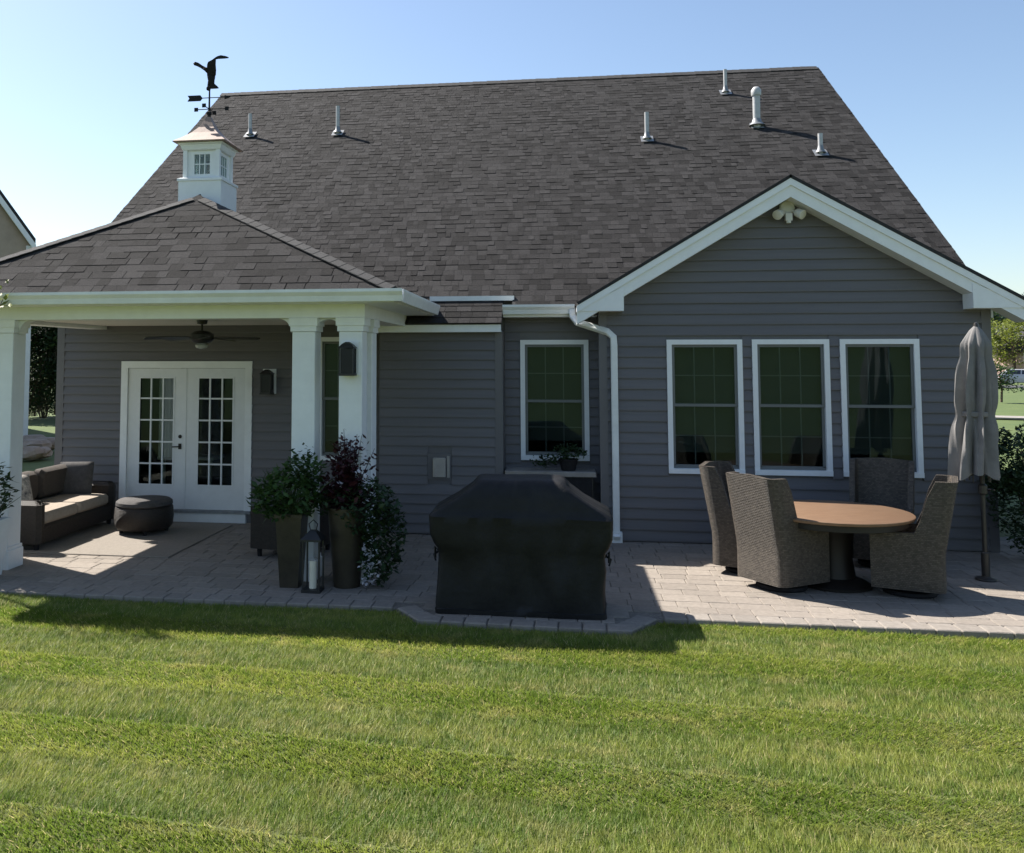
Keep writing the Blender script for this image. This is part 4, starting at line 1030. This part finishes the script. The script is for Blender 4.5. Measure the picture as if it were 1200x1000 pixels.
# shrubs at the right corner of the house
def shrub(name, label, loc, r, h, n, mt, seed, size=.07):
    g = random.Random(seed); t = thing(name, label, 'shrub', loc)
    tips = [(g.gauss(0, r * .45), g.gauss(0, r * .4), h * g.uniform(.5, .95)) for _ in range(22)]; stems(t, tips, (0, 0, 0), M['bark'], .012)
    m = MB(); pts = blob(g, (0, 0, h * .52), (r, r, h * .5), n, .5)
    for _ in range(7): pts += blob(g, (g.uniform(-.7, .7) * r, g.uniform(-.7, .7) * r, h * g.uniform(.35, .95)), (r * .4, r * .4, r * .35), n // 9, .3)
    leaves(m, pts, size, g); m.build('foliage', mt, t, local=True); return t
shrub('shrub', 'dark evergreen shrub at the corner of the grey house behind the umbrella', (5.42, 11.62, 0), .52, 1.55, 4200, M['leafd'], 5)
shrub('shrub', 'loose green shrub beside the evergreen at the house corner', (6.5, 12.9, 0), .7, 1.55, 2400, M['leaf'], 6, .08)
shrub('shrub', 'low dark shrub growing along the right edge of the patio', (5.65, 10.65, 0), .5, .95, 1500, M['leafd'], 7)

# ------------------------------------------------------------------ closed umbrella
t = thing('patio_umbrella', 'closed taupe patio umbrella standing beside the dining table', 'umbrella', (4.39, 10.57, 0))
m = MB(); m.tube([(0, 0, .03), (0, 0, 2.66)], .024, 12); m.lathe([(.004, 2.70), (.02, 2.69), (.026, 2.66)][::-1], n=12); m.build('pole', M['umbpole'], t, smooth=True, local=True)
m = MB(); m.lathe([(.10, .0), (.105, .01), (.10, .02), (.05, .03), (.04, .04), (.04, .28), (.03, .29)], n=28); m.build('base', M['umbpole'], t, smooth=True, local=True)
def canopy():
    m = MB(); n = 96; rs = []
    g = random.Random(9); ph = [g.uniform(-.5, .5) for _ in range(8)]
    for k in range(34):
        f = k / 33; z = 2.66 - f * 1.56
        base = .02 + .115 * min(1, f * 8) ** .7 + .055 * f
        tie = 1 - .14 * math.exp(-((z - 1.72) / .09) ** 2) - .10 * math.exp(-((z - 2.33) / .07) ** 2)
        ring = []
        for i in range(n):
            a = 2 * math.pi * i / n; fold = math.cos(8 * a + .9 * math.sin(z * 2.2) + ph[int(a / 2 / math.pi * 8) % 8] * .6)
            r = base * tie * (1 + (.30 * fold + .10 * math.cos(19 * a + z * 3)) * min(1, f * 3))
            zz = z - (.03 * (fold * .5 + .5) if k == 33 else 0) + .03 * math.sin(3 * a) * (f ** 4)
            ring.append((-.075 * f + r * math.cos(a), r * .85 * math.sin(a), zz))
        rs.append(ring)
    m.rings(rs, cap=False); m.build('canopy', M['umb'], t, smooth=True, local=True)
    m = MB(); m.lathe([(.145, 1.70), (.152, 1.71), (.152, 1.745), (.145, 1.755)], (-.045, 0, 0), 40, cap=False); m.v = [(x, y * .85, z) for x, y, z in m.v]; m.build('tie_strap', M['umb'], t, local=True)
    for k in range(8):
        a = k * math.pi / 4 + .2; m = MB(); m.tube([(0, 0, 2.6), (.10 * math.cos(a) - .05, .09 * math.sin(a), 1.8), (.13 * math.cos(a) - .055, .11 * math.sin(a), 1.02)], .008, 5); m.build('rib', M['umbpole'], t, local=True)
    m = MB(); m.lathe([(.026, 1.0), (.045, .98), (.045, .90), (.026, .88)], n=12, cap=False); m.tube([(.04, 0, .94), (.09, 0, .94), (.09, -.06, .94)], .009, 6); m.build('crank', M['umbpole'], t, local=True)
canopy()

# ------------------------------------------------------------------ surroundings seen past the house
def strip(name, pts, w, z, mt):
    m = MB(); L_, R_ = [], []
    for i, p in enumerate(pts):
        d = Vector(pts[min(i + 1, len(pts) - 1)]) - Vector(pts[max(i - 1, 0)]); n = Vector((-d.y, d.x)).normalized() * w / 2
        L_.append((p[0] - n.x, p[1] - n.y)); R_.append((p[0] + n.x, p[1] + n.y))
    for i in range(len(pts) - 1):
        a = [L_[i], L_[i + 1], R_[i + 1], R_[i]]; m.prism(a, z - .06, z, 'z')
    return tag(m.build(name, mt), kind='structure')
strip('sidewalk', [(-10, 52), (18, 41), (40, 34), (70, 26)], 1.5, -.02, M['conc'])
strip('road', [(-40, 110), (10, 96), (40, 88), (80, 78), (140, 70)], 8, -.03, M['asph'])
def tree(label, loc, h, r, mt, seed, n=1800, size=.28, group='trees beyond the house'):
    g = random.Random(seed); t = thing('leafy_tree', label, 'tree', loc, 0, group)
    m = MB(); m.tube([(0, 0, 0), (.05, 0, h * .3), (0, .05, h * .6), (0, 0, h * .85)], [h * .03, h * .024, h * .015, h * .004], 8)
    for k in range(7):
        a = g.uniform(0, 6.28); z = h * g.uniform(.25, .6); m.tube([(0, 0, z), (math.cos(a) * r * .35, math.sin(a) * r * .35, z + h * .12), (math.cos(a) * r * .75, math.sin(a) * r * .75, z + h * .2)], [h * .012, h * .008, h * .003], 5)
    m.build('trunk', M['bark'], t, local=True)
    m = MB(); pts = blob(g, (0, 0, h * .58), (r * .8, r * .8, h * .36), n // 3, .3)
    for _ in range(14):
        a = g.uniform(0, 6.28); q = g.uniform(.25, .85); pts += blob(g, (math.cos(a) * r * q, math.sin(a) * r * q, h * g.uniform(.32, .92)), (r * .32, r * .32, h * .11), n // 20, .35)
    leaves(m, pts, size, g, ratio=.6); m.build('crown', mt, t, local=True)
def at_px(px, D):
    """point on flat ground at distance D along the house axis, in the direction of a picture column"""
    yaw = R(8.69); d = Vector((-math.sin(yaw), math.cos(yaw), 0)) + Vector((math.cos(yaw), math.sin(yaw), 0)) * (px - 491) / FPX
    d = d / d.y * D; return (d.x, d.y, hill(d.x, d.y) - .05)
tree('broad yellow green tree behind the parked silver car', at_px(1186, 106), 7.4, 3.6, M['leafy'], 41, 3000, .34)
tree('dark round tree beside the yellow green tree past the road', at_px(1168, 112), 6.6, 3.2, M['leaf'], 42, 2200, .34)
tree('small green tree on the far lawn before the sidewalk', at_px(1170, 56), 2.3, 1.1, M['leaf'], 43, 1300, .16)
tree('pale leafed tree past the road near the pinkish house', at_px(1204, 118), 7.0, 3.4, M['leafy'], 44, 2200, .36)
for i, (px, D, h, r) in enumerate(((1160, 190, 9, 5), (1172, 210, 8, 5), (1186, 200, 9, 5), (1198, 205, 10, 6), (1212, 190, 9, 5), (1150, 170, 9, 5), (1228, 200, 10, 6))):
    tree('hazy green tree in the row on the far hillside', at_px(px, D), h, r, M['leafd'], 60 + i, 700, .9, group='trees on the far hillside')
for px, D, h, r, lab in ((28, 34, 4.6, 1.5, 'tall dark arborvitae behind the neighbouring house corner'), (41, 36, 5.2, 1.5, 'tallest dark arborvitae beyond the porch opening'), (54, 35, 4.4, 1.5, 'broad dark arborvitae beside the house corner post'), (68, 37, 5.0, 1.6, 'dark arborvitae half hidden by the grey house')):
    shrub('arborvitae', lab, at_px(px, D), r, h, 2600, M['leafd'], 80 + px, .22)
# far house on the right
def small_house(name, label, loc, rz, w, d, h, rise, wallm, roofm, group=None, ov=.4):
    t = thing(name, label, 'house', loc, rz, group)
    m = MB(); m.box(-w / 2, w / 2, -d / 2, d / 2, 0, h); m.prism([(-w / 2, h), (w / 2, h), (0, h + rise)], -d / 2 + .001, d / 2 - .001); wl = m.build('wall', wallm, t, local=True)
    k = rise / (w / 2)
    for s in (-1, 1):
        m = MB(); pts = [(s * (w / 2 + ov), -d / 2 - ov, h - ov * k), (0, -d / 2 - ov, h + rise), (0, d / 2 + ov, h + rise), (s * (w / 2 + ov), d / 2 + ov, h - ov * k)]
        m.rings([[(x, y, z + .02) for x, y, z in pts], [(x, y, z + .2) for x, y, z in pts]]); m.build('roof', roofm, t, local=True)
        m = MB(); m.prism([(s * (w / 2 + ov), h - ov * k - .22), (0, h + rise - .22), (0, h + rise + .02), (s * (w / 2 + ov), h - ov * k + .02)], -d / 2 - ov - .05, -d / 2 - ov - .0); m.build('rake_board', M['white'], t, local=True)
        m = MB(); m.box(s * w / 2 - .1, s * w / 2 + .1, -d / 2 - .03, -d / 2 + .1, 0, h - .2); m.build('corner_trim', M['white'], t, local=True)
    for x in (-w * .28, w * .28):
        for z in ((.9,) if h < 3.5 else (.9, 3.4)):
            m = MB(); m.box(x - .55, x + .55, -d / 2 - .06, -d / 2 - .001, z, z + 1.4); o = m.build('window', M['white'], t, local=True)
            m = MB(); m.box(x - .45, x + .45, -d / 2 - .07, -d / 2 - .061, z + .1, z + 1.3); m.build('pane', M['cglass'], o)  if False else None
            q = MB(); q.box(x - .45, x + .45, -d / 2 - .07, -d / 2 - .061, z + .1, z + 1.3); q.v = [tuple(W[t] @ Vector(p)) for p in q.v]; q.build('pane', M['cglass'], o)
    return t
hx = at_px(1262, 96)
small_house('far_house', 'pinkish house past the parked car on the far road', (hx[0] + 2.0, hx[1] + 16, hx[2]), R(20), 9, 11, 3.4, 2.6, M['pinkh'], M['ridge'])
nr = R(48); nw, nd, nrise, nov = 7.0, 10.0, 4.6, .14
q0 = Vector(at_px(39, 26)); nh = 2.3 + (422 - 296) / FPX * q0.length + nov * nrise / (nw / 2)
nl = q0 - Matrix.Rotation(nr, 3, 'Z') @ Vector((nw / 2 + nov, -nd / 2 - nov, 0))
small_house('neighbour_house', 'tan sided neighbouring house with cream rake boards beyond the porch', (nl.x, nl.y, -.05), nr, nw, nd, nh, nrise, M['nsid'], M['ridge'], ov=nov)
# parked car
def car(loc, rz):
    t = thing('parked_car', 'silver car parked on the far road beside the trees', 'car', loc, rz)
    sec = [(-2.2, .42, .72), (-2.15, .30, .95), (-1.5, .26, 1.0), (-.9, .25, 1.0), (.6, .25, .98), (1.3, .26, .92), (2.0, .30, .80), (2.22, .40, .62)]
    m = MB(); m.rings([[(x, -.82, z0), (x, -.90, (z0 + z1) / 2), (x, -.80, z1), (x, .80, z1), (x, .90, (z0 + z1) / 2), (x, .82, z0)] for x, z0, z1 in sec]); m.build('body', M['carp'], t, smooth=True, local=True)
    m = MB(); m.rings([[(-1.95, -.76, .96), (1.05, -.76, .96), (1.05, .76, .96), (-1.95, .76, .96)], [(-1.35, -.62, 1.42), (.25, -.62, 1.42), (.25, .62, 1.42), (-1.35, .62, 1.42)], [(-1.2, -.55, 1.46), (.1, -.55, 1.46), (.1, .55, 1.46), (-1.2, .55, 1.46)]]); m.build('roof', M['carp'], t, local=True)
    for s in (-1, 1):
        for x0, x1, a0, a1 in ((-1.75, -.5, -1.3, -.45), (-.40, .80, -.35, .18)):
            m = MB(); m.add([(x0, s * .765, .99), (x1, s * .765, .99), (a1, s * .645, 1.38), (a0, s * .645, 1.38), (x0, s * .735, .99), (x1, s * .735, .99), (a1, s * .615, 1.38), (a0, s * .615, 1.38)], [(0, 1, 2, 3), (7, 6, 5, 4), (0, 4, 5, 1), (1, 5, 6, 2), (2, 6, 7, 3), (3, 7, 4, 0)]); m.build('side_window', M['cglass'], t, local=True)
    m = MB(); m.add([(1.07, -.68, .99), (1.07, .68, .99), (.29, .57, 1.40), (.29, -.57, 1.40), (1.04, -.68, .98), (1.04, .68, .98), (.26, .57, 1.38), (.26, -.57, 1.38)], [(0, 1, 2, 3), (7, 6, 5, 4), (0, 4, 5, 1), (1, 5, 6, 2), (2, 6, 7, 3), (3, 7, 4, 0)]); m.build('windscreen', M['cglass'], t, local=True)
    for x in (-1.35, 1.38):
        for s in (-1, 1):
            m = MB(); m.lathe([(.2, -.1), (.31, -.09), (.33, 0), (.31, .09), (.2, .1)], n=20); m.v = [(x + a, s * .80 + c_, .33 + b) for a, b, c_ in m.v]; w = m.build('wheel', M['tyre'], t, smooth=True, local=True)
            m = MB(); m.lathe([(.04, -.02), (.20, -.015), (.20, .015), (.04, .03)], n=16); m.v = [tuple(W[t] @ Vector((x + a, s * .90 + c_, .33 + b))) for a, b, c_ in m.v]; m.build('rim', M['rim'], w)
    for s in (-1, 1):
        m = MB(); m.box(2.12, 2.21, s * .62 - .14, s * .62 + .14, .58, .70); m.build('headlight', M['lens'], t, local=True)
        m = MB(); m.box(-2.21, -2.16, s * .66 - .12, s * .66 + .12, .70, .84); m.build('tail_light', M['lampred'], t, local=True)
cx_ = at_px(1199, 93); car((cx_[0], cx_[1], -.03), R(-14))
# boulders beyond the porch on the left
g = random.Random(77)
for i, (px, D, s) in enumerate(((40, 20.5, .34), (46, 21.5, .42), (51, 20.8, .30), (43, 23, .40), (56, 22.5, .38), (34, 22, .36))):
    p = at_px(px, D); m = MB(); rs = []
    for k in range(6):
        ph = math.pi * (k + .3) / 6.6; rs.append([(p[0] + s * math.sin(ph) * math.cos(a) * g.uniform(.8, 1.15), p[1] + s * math.sin(ph) * math.sin(a) * g.uniform(.8, 1.15), -.1 + s * .75 * (1 - math.cos(ph)) * .7) for a in [2 * math.pi * j / 9 for j in range(9)]])
    m.rings(rs); tag(m.build('boulder', M['rock']), 'brown garden boulder in the bed beyond the porch', 'boulder', 'boulders in the bed beyond the porch')
# console under the window between the projection and the wing
t = thing('patio_console', 'dark outdoor console with a pale top under the window behind the grill', 'console', (-.10, 12.30, 0))
m = MB(); m.bevbox(-.62, .55, -.22, .24, .80, .86, .008); m.build('top', M['conc'], t, local=True)
m = MB(); m.box(-.58, .51, -.18, .23, .06, .799); m.build('cabinet', M['black'], t, local=True)
for x0 in (-.57, -.025):
    m = MB(); m.bevbox(x0 + .01, x0 + .52, -.198, -.181, .10, .78, .004); m.build('door_panel', M['iron'], t, local=True)
for x in (-.55, .46):
    for y in (-.15, .18): m = MB(); m.box(x, x + .04, y, y + .04, 0, .0595); m.build('leg', M['iron'], t, local=True)
t = thing('herb_pot', 'low dark potted herb standing on the pale topped console', 'potted plant', (.10, 12.26, .861))
m = MB(); m.lathe([(.09, 0), (.12, .13), (.13, .135), (.13, .15), (.11, .15), (.105, .12)], n=20); m.build('pot', M['iron'], t, smooth=True, local=True)
m = MB(); leaves(m, blob(g, (0, 0, .22), (.26, .16, .13), 260, .2) + blob(g, (-.30, 0, .12), (.2, .12, .09), 120, .2), .07, g); m.build('foliage', M['leafd'], t, local=True)
